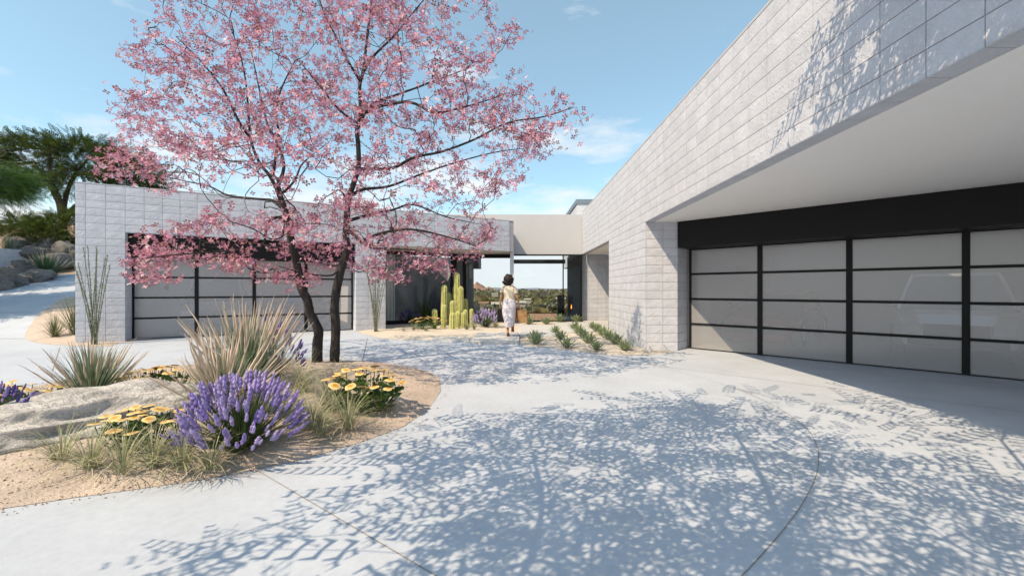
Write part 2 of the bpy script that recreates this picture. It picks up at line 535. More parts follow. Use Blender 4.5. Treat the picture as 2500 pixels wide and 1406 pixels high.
# loose pebbles over the island's sand, and a few over the other beds
tv = np.array([(1, 0, 0), (-1, 0, 0), (0, 1, 0), (0, -1, 0), (0, 0, .7), (0, 0, -.7)], float)
tf = np.array([(0, 2, 4), (2, 1, 4), (1, 3, 4), (3, 0, 4)])
mb = MB()
lo, hi = islandB.min(0), islandB.max(0)
P = R.uniform(lo, hi, (16000, 2)); P = P[in_poly(P, islandB)]
# grit spilled over the edge on to the concrete
cn = islandB.mean(0); k_ = R.randint(0, len(islandB), 500)
E_ = islandB[k_] + (islandB[k_] - cn) / np.linalg.norm(islandB[k_] - cn, axis=1, keepdims=True) * np.abs(R.normal(0, .07, (500, 1))) + R.normal(0, .03, (500, 2))
P = np.concatenate([P, E_[~in_poly(E_, islandB)]])
c0 = islandB.mean(0)
sz = R.uniform(0.004, 0.011, len(P)) * R.uniform(0.6, 1.3, len(P))
rel = np.array([min(1.0, 4 * 0.12) for _ in P])
ms = rot_to(R.normal(0, 1, (len(P), 3)) * [0.3, 0.3, 0.1] + [0, 0, 1], R.uniform(0, 6.28, len(P))) * sz[:, None, None]
# height of the bed surface under each pebble (ray down on the bed)
dg = bpy.context.evaluated_depsgraph_get()
bedobj = bpy.data.objects['sand_bed']
def bed_height(x, y, default=0.002):
    ok, loc, nrm, i = bedobj.ray_cast(Vector((x, y, 2)), Vector((0, 0, -1)))
    return loc.z if ok else default
dg.update()
Z = np.array([bed_height(x, y) for x, y in P])
mb.inst(tv, tf, ms, np.c_[P, Z + sz * 0.3])
mb.build('pebbles', M['pebble'], kind='stuff')

# entry slabs
slabs = [
    ([(1168, 811), (1267.5, 811), (1267.5, 834), (1148, 834)], 0.075, 'long pale concrete step slab under the walking woman'),
    ([(1060, 822), (1146, 822), (1144, 833), (1040, 830)], 0.03, 'low pale slab left of the step, half sunk beside the driveway'),
    ([(1269.5, 793), (1349, 793), (1376, 819), (1269.5, 821)], 0.06, 'grey concrete slab behind the front agaves beside the paper bags'),
    ([(1352, 788), (1424, 786), (1485.0, 795), (1485.0, 807), (1380, 812)], 0.05, 'pale concrete slab among the agaves in front of the alcove'),
    ([(1424, 782.5), (1485.5, 782.5), (1485.5, 793), (1446, 793)], 0.045, 'pale landing slab at the mouth of the dark alcove'),
]
for pts, h, lab in slabs:
    mb = MB(); mb.prism([gp(u, y, h) for u, y in pts][::-1], -0.03, h)
    o = mb.build('paving_slab', M['slab'], kind='structure')
    o['label'] = lab

# ------------------------------------------------------------------ block walls
BLK = {}
def block_mesh(wd, h, var):
    key = (round(wd, 3), round(h, 3), var)
    if key in BLK: return BLK[key]
    rs = np.random.RandomState(int(var * 131 + wd * 1000 + h * 77) % 9999)
    g = 0.0042
    xs = np.linspace(-wd / 2 + g, wd / 2 - g, 5); zs = np.linspace(-h / 2 + g, h / 2 - g, 4)
    V = []; 
    for z in zs:
        for x in xs:
            e = (x in (xs[0], xs[-1])) or (z in (zs[0], zs[-1]))
            V.append((x, 0.0015 + rs.uniform(-.0004, .0004) if e else rs.uniform(-0.0030, 0.0010), z))
    fs = []
    for j in range(3):
        for i in range(4):
            a = j * 5 + i
            fs.append((a, a + 1, a + 6, a + 5))
    per = [0, 1, 2, 3, 4, 9, 14, 19, 18, 17, 16, 15, 10, 5]
    n0 = len(V)
    for k in per: V.append((V[k][0], 0.034, V[k][2]))
    for i in range(len(per)):
        j = (i + 1) % len(per)
        fs.append((per[j], per[i], n0 + i, n0 + j))
    mb = MB(); mb.add(V, fs)
    BLK[key] = (np.array(V), fs, mb.mesh('block', M['block']))
    return BLK[key]

def rows_of(z0, n, h, zoff=0.0):
    return [(z0 + i * h, h) for i in range(n)]

def block_wall(ent, O, d, inw, edges, rows, skip=None):
    """O: point on the outer plane, d: direction along, inw: direction into the wall; edges: joint positions along d; rows: (z, h)"""
    O = np.array(O[:2]); d = np.array(d[:2]); inw = np.array(inw[:2])
    for a, b in zip(edges[:-1], edges[1:]):
        for z, h in rows:
            if skip and skip((a + b) / 2, z + h / 2): continue
            p = O + d * (a + b) / 2
            mt = Matrix(((d[0], inw[0], 0, p[0]), (d[1], inw[1], 0, p[1]), (0, 0, 1, z + h / 2), (0, 0, 0, 1)))
            ent.append((mt, b - a, h))

def seen_size(e):
    p = e[0].translation
    if p.y < 0.3: return 0
    u = CX + F * p.x / p.y; v = CY - F * (p.z - CAM) / p.y
    if not (-60 < u < 2560 and -60 < v < 1460): return 0
    n = Vector((-e[0][0][1], -e[0][1][1], 0)); to = Vector((0, 0, CAM)) - p
    c = n.dot(to) / to.length
    return max(0, c) * e[1] * e[2] / to.length_squared

def place_blocks(ent, parent, limit=295):
    ent = sorted(ent, key=seen_size, reverse=True)
    rest = MB(); nrest = 0
    for i, (mt, wd, h) in enumerate(ent):
        V, fs, me = block_mesh(wd, h, R.randint(0, 5))
        if i < limit and seen_size((mt, wd, h)) > 0:
            link('block', me, parent, matrix=mt)
        else:
            W = V @ np.array(mt.to_3x3()).T + np.array(mt.translation)
            rest.add(W, fs); nrest += 1
    if nrest:
        rest.build('blockwork', M['block'], parent, kind='stuff')

# ------------------------------------------------------------------ right garage wing
BH = 0.2032; BW = 0.4064
XR = 3.132; YP = 10.15
wing = thing('garage_wing', 'pale block garage wing with deep overhanging fascia and wide glazed garage door', 'building', (XR, YP, 0))
def local(o, parent):
    """parents o without moving it (parents here are only translated)"""
    o.parent = parent; o.matrix_parent_inverse = parent.matrix_world.inverted()
    return o
bpy.context.view_layer.update()
def PART(mb, name, mat, root, smooth=False, kind=None):
    o = mb.build(name, mat, None, smooth, kind)
    o.parent = root
    o.location = -root.location
    return o

s2 = math.sqrt(0.5)
ZF0 = 3.06; NF = 9; HF = 0.209           # fascia courses
HL = ZF0 / 15
mb = MB()
mb.box(XR + .012, XR + .21, -5, 19.39, ZF0 + .002, ZF0 + NF * HF - .004)                    # fascia core
mb.prism([(XR + .012, YP + .012), (3.868, YP + .012), (4.34, YP + .484), (4.34, 13.98), (XR + .012, 13.98)], -0.05, ZF0 - .006)
mb.box(3.145, 4.55, 19.615, 19.8, -0.05, ZF0 - .006)
wall_r = PART(mb, 'wall', M['mortar'], wing)
ent = []
ne = int((19.39 + 4.2) / BW)
edges = [19.39 - YP - 22.5 * BW + i * BW for i in range(-14, 60)]
# joints measured from the pier corner, running towards the camera (d = -y)
fe = [(-(19.385 - YP))] + [k * BW for k in range(-22, 36)]
block_wall(ent, (XR, YP), (0, -1), (1, 0), fe, rows_of(ZF0, NF, HF))
le = [-(13.985 - YP)] + [k * BW for k in range(-9, 1)]
block_wall(ent, (XR, YP), (0, -1), (1, 0), le, rows_of(0, 15, HL))
block_wall(ent, (XR + .035, YP), (1, 0), (0, 1), [0, 0.393, 0.745], rows_of(0, 15, HL))
block_wall(ent, (3.885, YP + .007), (s2, s2), (-s2, s2), [0.01, 0.32, 0.64], rows_of(0, 15, HL))
block_wall(ent, (XR + .01, 19.605), (1, 0), (0, 1), [0, .33, .33 + BW, .33 + 2 * BW, 1.35], rows_of(0, 15, HL))
place_blocks(ent, wall_r)
# flat masonry underside of the fascia, in block lengths
und = MB()
for k in range(-35, 2):
    y0 = YP - (k + 1) * BW if False else YP + (k) * BW
for k in range(36):
    y1 = YP - k * BW - .004; y0 = y1 - BW + .008
    und.box(XR + .004, XR + .215, y0, y1, ZF0 - .004, ZF0 + .02)
for k in range(13):
    y0 = 14.0 + k * BW + .004; y1 = min(y0 + BW - .008, 19.38)
    if y1 > y0: und.box(XR + .004, XR + .215, y0, y1, ZF0 - .004, ZF0 + .02)
PART(und, 'lintel_blocks', M['block'], wing, kind='stuff')
mb = MB(); mb.box(XR - .004, XR + .22, -5, 19.38, ZF0 + NF * HF, ZF0 + NF * HF + .035)
PART(mb, 'parapet_cap', M['stucco'], wing)
LIGHT_GAP = (8.4, 10.5, 8.1, 10.3)          # unseen roof opening added so daylight reaches the parked cars
def holed(x0, x1, y0, y1, z0, z1, h):
    m = MB()
    m.box(x0, h[0], y0, y1, z0, z1); m.box(h[1], x1, y0, y1, z0, z1)
    m.box(h[0] + .0005, h[1] - .0005, y0, h[2], z0, z1); m.box(h[0] + .0005, h[1] - .0005, h[3], y1, z0, z1)
    return m
PART(holed(XR + .225, 15, -5, 19.38, 3.075, 3.9, LIGHT_GAP), 'roof', M['roofing'], wing)
PART(holed(XR + .222, 14.9, -5, 19.37, 3.056, 3.072, LIGHT_GAP), 'soffit', M['soffit'], wing)
mb = MB(); mb.box(4.46, 4.54, 14.0, 19.59, -.05, 3.05)
PART(mb, 'alcove_bounce_absorber', M['black'], wing)  # added black panel, soaks up bounce light to darken the alcove
# black header beam across the garage mouth
dd = (s2, -s2); inn = (s2, s2)
H0 = (3.90, 10.09)
mb = MB(); mb.obox(H0, dd, inn, 0.0, 9.0, 0.0, 0.60, 2.44, 3.05)
PART(mb, 'header_beam', M['black'], wing)
# interior of the garage, carport end wall
mb = MB()
mb.obox(H0, dd, inn, 6.3, 14, 0.62, 0.8, 0, 3.05)
mb.obox(H0, dd, inn, -0.12, -0.02, 0.80, 8.2, 0, 3.05)
mb.obox(H0, dd, inn, 6.3, 6.4, 0.82, 8.2, 0, 3.05)
mb.obox(H0, dd, inn, -0.12, 6.4, 8.21, 8.3, 0, 3.05)
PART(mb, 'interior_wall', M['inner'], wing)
mb = MB(); mb.obox(H0, dd, inn, 0, 6.3, 0.68, 8.2, 0.006, 0.02)
PART(mb, 'interior_floor', M['garage_floor'], wing)

def garage_door(root, O, d, inw, wd, h, cols=4, rws=4, st=0.10, rl=0.05):
    """glazed sectional door: black frame (one mesh) > each frosted pane"""
    mb = MB()
    cw = wd / cols; rh = h / rws
    for i in range(cols + 1):
        a = i * cw
        x0, x1 = max(a - st / 2, 0), min(a + st / 2, wd)
        mb.obox(O, d, inw, x0, x1, 0, .05, 0.012, h)
    for j in range(rws + 1):
        z = j * rh
        for i in range(cols):
            x0 = i * cw + st / 2; x1 = (i + 1) * cw - st / 2
            mb.obox(O, d, inw, x0, x1, .004, .046, max(z - rl / 2, 0.012), min(z + rl / 2, h))
    fr = PART(mb, 'garage_door', M['black'], root)
    for j in range(rws):
        for i in range(cols):
            p = MB()
            p.obox(O, d, inw, i * cw + st / 2 - .004, (i + 1) * cw - st / 2 + .004, .02, .03, j * rh + rl / 2 - .004, (j + 1) * rh - rl / 2 + .004)
            p.build('pane', M['frost'], fr)
    return fr
O_r = (H0[0] + s2 * .0 + s2 * .62, H0[1] + s2 * .62)
garage_door(wing, (O_r[0], O_r[1]), dd, inn, 6.25, 2.44)

# ------------------------------------------------------------------ left garage wing
P0 = np.array((-11.68, 11.375))
n_ = math.hypot(1867, 1042); DL = np.array((1867 / n_, 1042 / n_)); IL = np.array((-DL[1], DL[0]))
def PL(t, k=0.0): return tuple(P0 + DL * t + IL * k)
T1, T2, T3, T4 = 1.016, 7.112, 8.128, 13.411
wingl = thing('garage_wing', 'pale split face block wing with four column glazed garage door behind the pink tree', 'building', (*P0, 0))
mb = MB()
mb.obox(P0, DL, IL, .012, T4 - .012, .012, .2, 3.05, 4.28)
mb.prism([PL(.012, .012), PL(T1 - .012, .012), PL(T1 - .012, .66), PL(.012, .66)], -.06, 3.046)
mb.prism([PL(T2 + .012, .012), PL(T3 - .012, .012), PL(T3 - .012, 2.3), PL(T2 + .012, .7)], -.06, 3.046)
wall_l = PART(mb, 'wall', M['mortar'], wingl)
ent = []
tl = [0.0] + [0.203 + k * BW for k in range(33)]
tl = [t for t in tl if t <= T4 + .01]
block_wall(ent, P0, DL, IL, tl, rows_of(15 * BH, 5, BH) + [(20 * BH, BH + .035)])
low = rows_of(0, 15, BH)
block_wall(ent, P0, DL, IL, [0, .203, .203 + BW, T1], low)
block_wall(ent, P0, DL, IL, [T2, T2 + BW, T2 + 2 * BW, T3], low)
block_wall(ent, PL(T1, .035), IL, -DL, [0, .30, .62], low)
block_wall(ent, PL(T2, .655), -IL, DL, [0, .31, .62], low)
place_blocks(ent, wall_l)
und = MB()
for k in range(33):
    a = .203 + k * BW
    if a + BW < T4 + .02: und.obox(P0, DL, IL, a + .004, a + BW - .004, .004, .205, 3.042, 3.07)
PART(und, 'lintel_blocks', M['block'], wingl, kind='stuff')
mb = MB(); mb.obox(P0, DL, IL, -.004, T4 + .003, -.003, .215, 21 * BH + .036, 21 * BH + .066)
PART(mb, 'parapet_cap', M['stucco'], wingl)
mb = MB()
KA, KB = 3.4, 5.8                       # unseen gap added in this roof to brighten the garage inside
mb.prism([PL(6.2, .22), PL(T4 - .12, .22), (0.012, 18.15), (0.012, 19.37), (-3.0, 19.37), (-7.5, 21.5), PL(6.2, 8.0)], 3.075, 4.0)
mb.obox(P0, DL, IL, .02, 1.9, .22, 8.0, 3.075, 4.0)
mb.obox(P0, DL, IL, 1.9005, 6.1995, .22, KA, 3.075, 4.0); mb.obox(P0, DL, IL, 1.9005, 6.1995, KB, 8.0, 3.075, 4.0)
PART(mb, 'roof', M['roofing'], wingl)
mb = MB()
mb.prism([PL(6.2, .21), PL(T4 - .13, .21), (0.005, 18.15), (0.005, 19.36), (-3.0, 19.36), (-7.4, 21.4), PL(6.2, 7.9)], 3.054, 3.072)
mb.obox(P0, DL, IL, .03, 1.9, .21, 7.9, 3.054, 3.072)
mb.obox(P0, DL, IL, 1.9005, 6.1995, .21, KA, 3.054, 3.072); mb.obox(P0, DL, IL, 1.9005, 6.1995, KB, 7.9, 3.054, 3.072)
PART(mb, 'soffit', M['soffit'], wingl)
mb = MB(); mb.obox(P0, DL, IL, T1 + .004, T2 - .004, .24, .62, 2.42, 3.05)
PART(mb, 'header_beam', M['black'], wingl)
garage_door(wingl, PL(T1 + .003, .64), DL, IL, T2 - T1 - .006, 2.42)
mb = MB()
mb.obox(P0, DL, IL, .1, .25, .70, 7.8, 0, 3.05)
mb.obox(P0, DL, IL, T2 + .3, T2 + .4, .72, 7.8, 0, 3.05)
mb.obox(P0, DL, IL, .1, T2 + .4, 7.82, 7.9, 0, 3.05)
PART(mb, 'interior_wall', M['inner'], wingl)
mb = MB(); mb.obox(P0, DL, IL, .26, T2 + .29, .71, 7.8, .006, .02)
PART(mb, 'interior_floor', M['garage_floor'], wingl)
# recessed gallery glazing under the overhang
G = 2.34
fr = MB()
for a, b in ((T3 + .02, T3 + .09), (11.50, 11.76), (12.06, 12.14)):
    fr.obox(P0, DL, IL, a, b, G - .04, G + .04, .01, 3.05)
fr.obox(P0, DL, IL, T3 + .09, 11.5, G - .035, G + .035, 2.93, 3.05)
fr.obox(P0, DL, IL, T3 + .09, 11.5, G - .035, G + .035, .01, .16)
win = PART(fr, 'gallery_window', M['black'], wingl)
p = MB(); p.obox(P0, DL, IL, T3 + .088, 11.502, G - .006, G + .006, .158, 2.932)
p.build('pane', M['glass'], win)
mb = MB(); mb.obox(P0, DL, IL, 11.762, 12.058, G - .02, G + .02, .01, 3.05)
PART(mb, 'side_panel', M['darkwall'], wingl)
mb = MB()
for k in range(15):
    mb.obox(P0, DL, IL, T3 - .3, 12.3, G + 2.3, G + 2.36, k * BH + .004, (k + 1) * BH - .004)
mb.obox(P0, DL, IL, T3 - .3, 12.3, G + 2.365, G + 2.5, 0, 3.05)
mb.obox(P0, DL, IL, T3 - .4, T3 - .31, .75, G + 2.5, 0, 3.05)
mb.obox(P0, DL, IL, 12.2, 12.3, G + .3, G + 2.29, 0, 3.05)
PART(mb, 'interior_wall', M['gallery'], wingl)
mb = MB()
for k in range(7):
    mb.obox(P0, DL, IL, T3 + .55 + k * .07, T3 + .60 + k * .07, G + .5 + (k % 2) * .04, G + .56 + (k % 2) * .04, .05, 3.0)
PART(mb, 'curtain', M['soffit'], wingl, kind='stuff')
# post that carries the end of the overhang
mb = MB(); mb.box(-.125, .02, 18.12, 19.38, -.05, 3.046)
post = PART(mb, 'end_post', M['mortar'], wingl)
ent = []; block_wall(ent, (-.135, 18.10), (1, 0), (0, 1), [0, .165], rows_of(0, 15, BH)); place_blocks(ent, post)

# ------------------------------------------------------------------ entry hall between the wings
YH = 19.4; YB = 24.2
hall = thing('entry_hall', 'entry hall between the wings with plain stucco band over floor to ceiling glass', 'building', (0.4, YH, 0))
mb = MB(); mb.box(-4.2, XR - .002, YH, YH + .2, 3.05, 4.86)
PART(mb, 'stucco_band', M['stucco'], hall)
mb = MB(); mb.prism([(-4.1, YH + .202), (XR + 1.5, YH + .202), (XR + 1.5, YB + .5), (-2.3, YB + .5)], 3.40, 4.75)
PART(mb, 'roof', M['soffit'], hall)
fr = MB()
for a, b in ((-2.22, -2.13), (-.10, -.03), (3.02, 3.125)):
    fr.box(a, b, YH - .05, YH + .05, .0, 3.045)
fr.box(-2.13, -.10, YH - .045, YH + .045, 2.88, 3.045); fr.box(-.03, 3.02, YH - .045, YH + .045, 2.985, 3.045)
fr.box(-2.13, -.10, YH - .045, YH + .045, .0, .06); fr.box(-.03, 3.02, YH - .045, YH + .045, .0, .06)
fw = PART(fr, 'front_window', M['black'], hall)
for a, b, t in ((-2.132, -.098, 2.882), (-.032, 3.022, 2.987)):
    p = MB(); p.box(a, b, YH - .006, YH + .006, .058, t); p.build('pane', M['glass'], fw)
fr = MB()
fr.box(-.12, 2.95, YB - .06, YB + .06, 2.92, 3.15)
for a, b in ((2.80, 2.86), (-.18, -.12)): fr.box(a, b, YB - .05, YB + .05, -1.2, 3.38)
fr.box(-.1, 2.8, YB - .02, YB + .02, .10, .14)
PART(fr, 'rear_window', M['black'], hall)
mb = MB()
for k in range(23):
    z = -1.2 + k * BH
    if z + BH < 3.39: mb.box(3.06, 3.12, YH + .06, YB, z + .003, z + BH - .003)
mb.box(3.125, 3.25, YH + .21, YB, -1.3, 3.39)
PART(mb, 'side_wall', M['darkwall'], hall, kind='stuff')
mb = MB(); mb.box(3.045, 3.075, 22.0, 23.95, .42, 1.26)
fp = PART(mb, 'fireplace', M['black'], hall)
mb = MB()
for k in range(3):
    yy = 22.2 + k * .05 + R.uniform(-.02, .02)
    hh = R.uniform(.10, .24)
    mb.tube([(3.035, yy, .46), (3.03, yy + .02, .46 + hh * .5), (3.035, yy - .01, .46 + hh)], [.02, .017, .003], 5)
mb.build('flame', M['fire'], fp)
mb = MB(); mb.box(-2.36, -2.24, YH + .21, YB, -1.3, 3.39)
PART(mb, 'side_wall', M['darkwall'], hall)
mb = MB(); mb.box(-2.24, -2.22, 21.2, 23.2, 2.0, 2.75)
PART(mb, 'wall_niche', M['black'], hall)
mb = MB(); mb.box(-2.23, 3.05, YH + .06, YB, -1.32, -1.2)
mb.box(2.45, 3.05, YH + .07, YB, -1.2, 0.02)
PART(mb, 'floor', M['slab'], hall)
mb = MB(); mb.box(-2.9, -1.98, YB + .1, YB + 2.2, 2.72, 3.38)
PART(mb, 'rear_eave', M['darkwall'], hall)
cab = thing('cabinet', 'tall black cabinet inside the hall beside the fireplace wall', 'cabinet', (2.63, 23.7, .02))
mb = MB(); mb.box(-.17, .19, -.25, .25, .04, 1.1); mb.box(-.19, .21, -.27, .27, 1.1, 1.13); 
mb.build('body', M['black'], cab)
mb = MB(); mb.box(-.14, .17, -.2, .2, 0, .04); mb.build('base', M['darkwall'], cab)
mb = MB(); mb.box(.0, .012, -.275, -.25, .4, .75); mb.build('handle', M['cap'], cab)

# raised block mass on the roof behind
mass = thing('roof_block', 'raised pale block volume with dark metal cap above the entry roof', 'building', (3.74, 25, 3))
mb = MB()
for k in range(17):
    mb.box(0, 6, 0, 7, k * BH + .003, (k + 1) * BH - .003)
mb.box(.02, 5.98, .02, 6.98, 0, 17 * BH)
mb.build('wall', M['block'], mass)
mb = MB(); mb.box(-.06, 6.06, -.06, 7.06, 17 * BH + .002, 17 * BH + .27); mb.build('parapet_cap', M['cap'], mass)
# ------------------------------------------------------------------ trees
def grow(limbs, attr, seg=0.22, bend=0.35, up=0.0, pathw=0.18, r0=0.0035, rs=None):
    """limbs: list of point lists (the first starts at the ground; each later one starts near an earlier one).
    Every attractor is joined to the nearest wood by a bent twig. Returns node positions, parents, radii, number of limb nodes."""
    rs = rs or R
    pos = []; par = []; plen = []; dirs = []
    for lp in limbs:
        P = smooth_loop(lp, 4, False)
        if pos and np.linalg.norm(P[0] - pos[0]) > 0.45:
            A = np.array(pos); k = int(np.argmin(((A - P[0]) ** 2).sum(1)))
        else: k = -1
        for i, p in enumerate(P):
            q = pos[k] if k >= 0 else p
            pos.append(p); par.append(k); dv = p - q
            nv = np.linalg.norm(dv); dirs.append(dv / nv if nv > 1e-6 else np.array((0, 0, 1.0)))
            plen.append((plen[k] if k >= 0 else 0) + nv); k = len(pos) - 1
    nl = len(pos)
    cap = nl + len(attr) * 14 + 50
    A = np.zeros((cap, 3)); A[:nl] = pos
    PL_ = np.zeros(cap); PL_[:nl] = plen
    D = np.zeros((cap, 3)); D[:nl] = dirs
    par = par + [0] * (cap - nl); n = nl
    d0 = np.array([((A[:nl] - a) ** 2).sum(1).min() for a in attr])
    tips = []
    for ai in np.argsort(d0):
        a = attr[ai]
        dist = np.sqrt(((A[:n] - a) ** 2).sum(1))
        k = int(np.argmin(dist + pathw * PL_[:n]))
        L_ = dist[k]
        m = min(12, max(1, int(math.ceil(L_ / seg))))
        ctrl = A[k] + D[k] * L_ * bend + np.array((0, 0, up * L_)) + rs.normal(0, .06 * L_, 3)
        last = k
        for i in range(1, m + 1):
            t = i / m
            p = (1 - t) ** 2 * A[k] + 2 * t * (1 - t) * ctrl + t * t * a
            if i < m: p = p + rs.normal(0, .018, 3)
            dv = p - A[last]; nv = np.linalg.norm(dv) + 1e-9
            A[n] = p; par[n] = last; D[n] = dv / nv; PL_[n] = PL_[last] + nv
            last = n; n += 1
        tips.append(last)
    A = A[:n]; par = np.array(par[:n])
    w_ = np.zeros(n); w_[tips] += r0 ** 2.3
    for i in range(n - 1, 0, -1):
        if w_[i] == 0: w_[i] = r0 ** 2.3
        if par[i] >= 0: w_[par[i]] += w_[i]
    return A, par, w_ ** (1 / 2.3), nl

def twig_mesh(mb, A, par, rad, start, sides=4, col=(0.05, 0.045, 0.045)):
    idx = np.arange(start, len(A))
    p = A[par[idx]]; c = A[idx]
    rp = np.minimum(rad[par[idx]], rad[idx] * 1.35); rc = rad[idx]
    d = c - p; ln = np.linalg.norm(d, axis=1); ok = ln > 1e-5
    p, c, rp, rc, d = p[ok], c[ok], rp[ok], rc[ok], d[ok]
    Mx = rot_to(d)
    an = np.arange(sides) * 2 * math.pi / sides
    ring = np.stack([np.cos(an), np.sin(an), np.zeros(sides)], 1)
    W = np.einsum('mij,nj->mni', Mx, ring)
    V = np.concatenate([p[:, None] + W * rp[:, None, None], c[:, None] + W * rc[:, None, None]], 1)
    f = np.array([(k, (k + 1) % sides, sides + (k + 1) % sides, sides + k) for k in range(sides)])
    FF = (f[None] + (np.arange(len(p)) * 2 * sides)[:, None, None]).reshape(-1, 4)
    mb.add(V.reshape(-1, 3), FF, col)

# ---- pink flowering tree
YT = 8.03
tree = thing('flowering_tree', 'two stemmed tree covered in pink blossom rising from the sand bed', 'tree', (*gp(793, 897), 0.03))
TL = np.array(tree.location)
def tp(u, y, off=0.0): return np.array(pd(u, y, YT + off)) - TL
stemL = [(772, 905, 0), (774, 880, 0), (775, 838, 0), (777, 805, 0), (757, 765, -.05), (752, 736, -.05), (737, 705, -.1), (728, 659, -.1), (719, 622, -.12), (711, 585, -.15), (708, 551, -.15), (697, 517, -.15), (684, 480, -.2), (678, 455, -.2)]
stemR = [(815, 902, .1), (818, 861, .1), (820, 799, .1), (817, 756, .1), (822, 705, .12), (832, 660, .12), (842, 630, .15), (847, 600, .15), (845, 571, .15), (847, 530, .18), (850, 490, .2), (866, 440, .2), (876, 400, .2), (874, 350, .2), (872, 320, .2), (880, 270, .2), (878, 215, .25), (885, 180, .25), (892, 130, .3), (900, 60, .3), (910, -20, .3)]
limbs_px = [stemL, stemR,
    [(684, 480), (660, 432), (632, 395), (612, 340), (606, 270), (600, 200), (585, 130), (560, 60)],
    [(678, 455, -.2), (693, 410, .2), (682, 360, .3), (655, 310, .4), (640, 250, .4), (625, 180, .5), (610, 110, .6)],
    [(666, 430, 0), (680, 330, -.3), (672, 270, -.5), (690, 210, -.6), (720, 150, -.8)],
    [(612, 340, 0), (585, 300, -.3), (545, 220, -.6), (490, 150, -.8), (430, 90, -.9)],
    [(690, 510, -.1), (665, 490, .5), (640, 487, .7), (560, 478, 1.2), (510, 455, 1.5), (440, 440, 1.8), (360, 420, 2.0)],
    [(706, 535, -.15), (690, 530, -.3), (665, 535, -.6), (650, 560, -.8), (638, 600, -1.0), (560, 612, -1.5), (450, 620, -1.9), (360, 630, -2.2)],
    [(695, 520, -.1), (692, 560, -.25), (688, 578, -.35), (660, 583, -.5), (620, 560, -.7), (560, 540, -1.0)],
    [(692, 470, -.2), (720, 440, 0), (735, 405, .3), (760, 380, .5), (800, 350, .7)],
    [(850, 490, .2), (830, 465, .4), (815, 470, .6), (790, 485, .9)],
    [(878, 412, .2), (900, 413, 0), (960, 410, -.2), (1010, 385, -.4), (1080, 370, -.6), (1160, 340, -.7), (1240, 300, -.7), (1330, 285, -.7), (1400, 262, -.7)],
    [(862, 475, .2), (890, 462, .5), (950, 455, 1.0), (1030, 425, 1.4), (1120, 395, 1.8), (1220, 370, 2.0), (1310, 360, 2.1)],
    [(876, 300, .2), (910, 255, .5), (960, 235, .8), (1030, 210, 1.2), (1110, 180, 1.5), (1180, 150, 1.6)],
    [(878, 285, .2), (920, 262, -.3), (1000, 250, -.8), (1060, 275, -1.2), (1140, 260, -1.5), (1220, 235, -1.7)],
    [(885, 180, .3), (910, 140, 0), (960, 90, -.3), (1010, 30, -.5), (1060, -30, -.6)],
    [(880, 200, .3), (850, 150, 0), (820, 90, -.3), (790, 30, -.5), (770, -40, -.5)],
    [(872, 300, .2), (830, 270, -.2), (780, 210, -.6), (740, 160, -1)],
    [(846, 560, .15), (880, 585, -.2), (910, 605, -.5), (960, 607, -.9), (1020, 612, -1.2), (1080, 630, -1.4)],
    [(848, 540, .15), (900, 525, .5), (960, 512, .8), (1010, 500, 1.1), (1090, 530, 1.4), (1160, 545, 1.6)],
    [(880, 590, -.2), (930, 570, -.4), (1000, 560, -.9), (1080, 575, -1.3), (1160, 600, -1.5)],
    [(836, 645, .12), (815, 670, 0), (780, 672, -.3), (735, 665, -.6), (680, 650, -.9)],
    [(838, 640, .12), (820, 650, .6), (780, 640, 1.0), (700, 610, 1.4), (600, 590, 1.8)],
]
limbs = [[tp(*q) for q in lp] for lp in limbs_px]
OUT = [(400, -110), (380, 50), (300, 120), (280, 160), (330, 205), (215, 240), (255, 285), (300, 330), (190, 348), (235, 425), (320, 462), (420, 480), (640, 500), (500, 520), (380, 560), (300, 640), (330, 690), (450, 690), (560, 665), (640, 690), (760, 690), (845, 640), (885, 690), (930, 680), (1000, 690), (1090, 672), (1190, 620), (1215, 560), (1190, 490), (1260, 450), (1340, 405), (1400, 330), (1445, 280), (1385, 235), (1290, 195), (1310, 120), (1270, 70), (1195, 40), (1180, -110)]
HOLES = [[(400, 470), (660, 430), (690, 520), (640, 540), (420, 530)], [(700, 400), (860, 330), (860, 470), (760, 500)], [(890, 430), (1100, 410), (1180, 470), (1050, 520), (900, 500)], [(380, 250), (560, 300), (600, 330), (420, 330)]]
rs = np.random.RandomState(21)
cand = np.c_[rs.uniform(180, 1450, 16000), rs.uniform(-110, 700, 16000)]
cand = cand[in_poly(cand, OUT)]
hm = np.zeros(len(cand), bool)
for h in HOLES: hm |= in_poly(cand, h)
cand = cand[(~hm) | (rs.rand(len(cand)) < 0.33)]
rr = ((cand[:, 0] - 810) / 640) ** 2 + ((cand[:, 1] - 320) / 440) ** 2
half = 2.7 * np.sqrt(np.clip(1 - rr, 0.10, 1))
off = rs.uniform(-1, 1, len(cand)) * half - .5
att = np.array([tp(u, y, o) for (u, y), o in zip(cand, off)])
nzv = np.array([mnoise.noise(Vector((p[0] * 0.95, p[1] * 0.95, p[2] * 1.9 + 7))) for p in att])
att = att[nzv > -0.08]
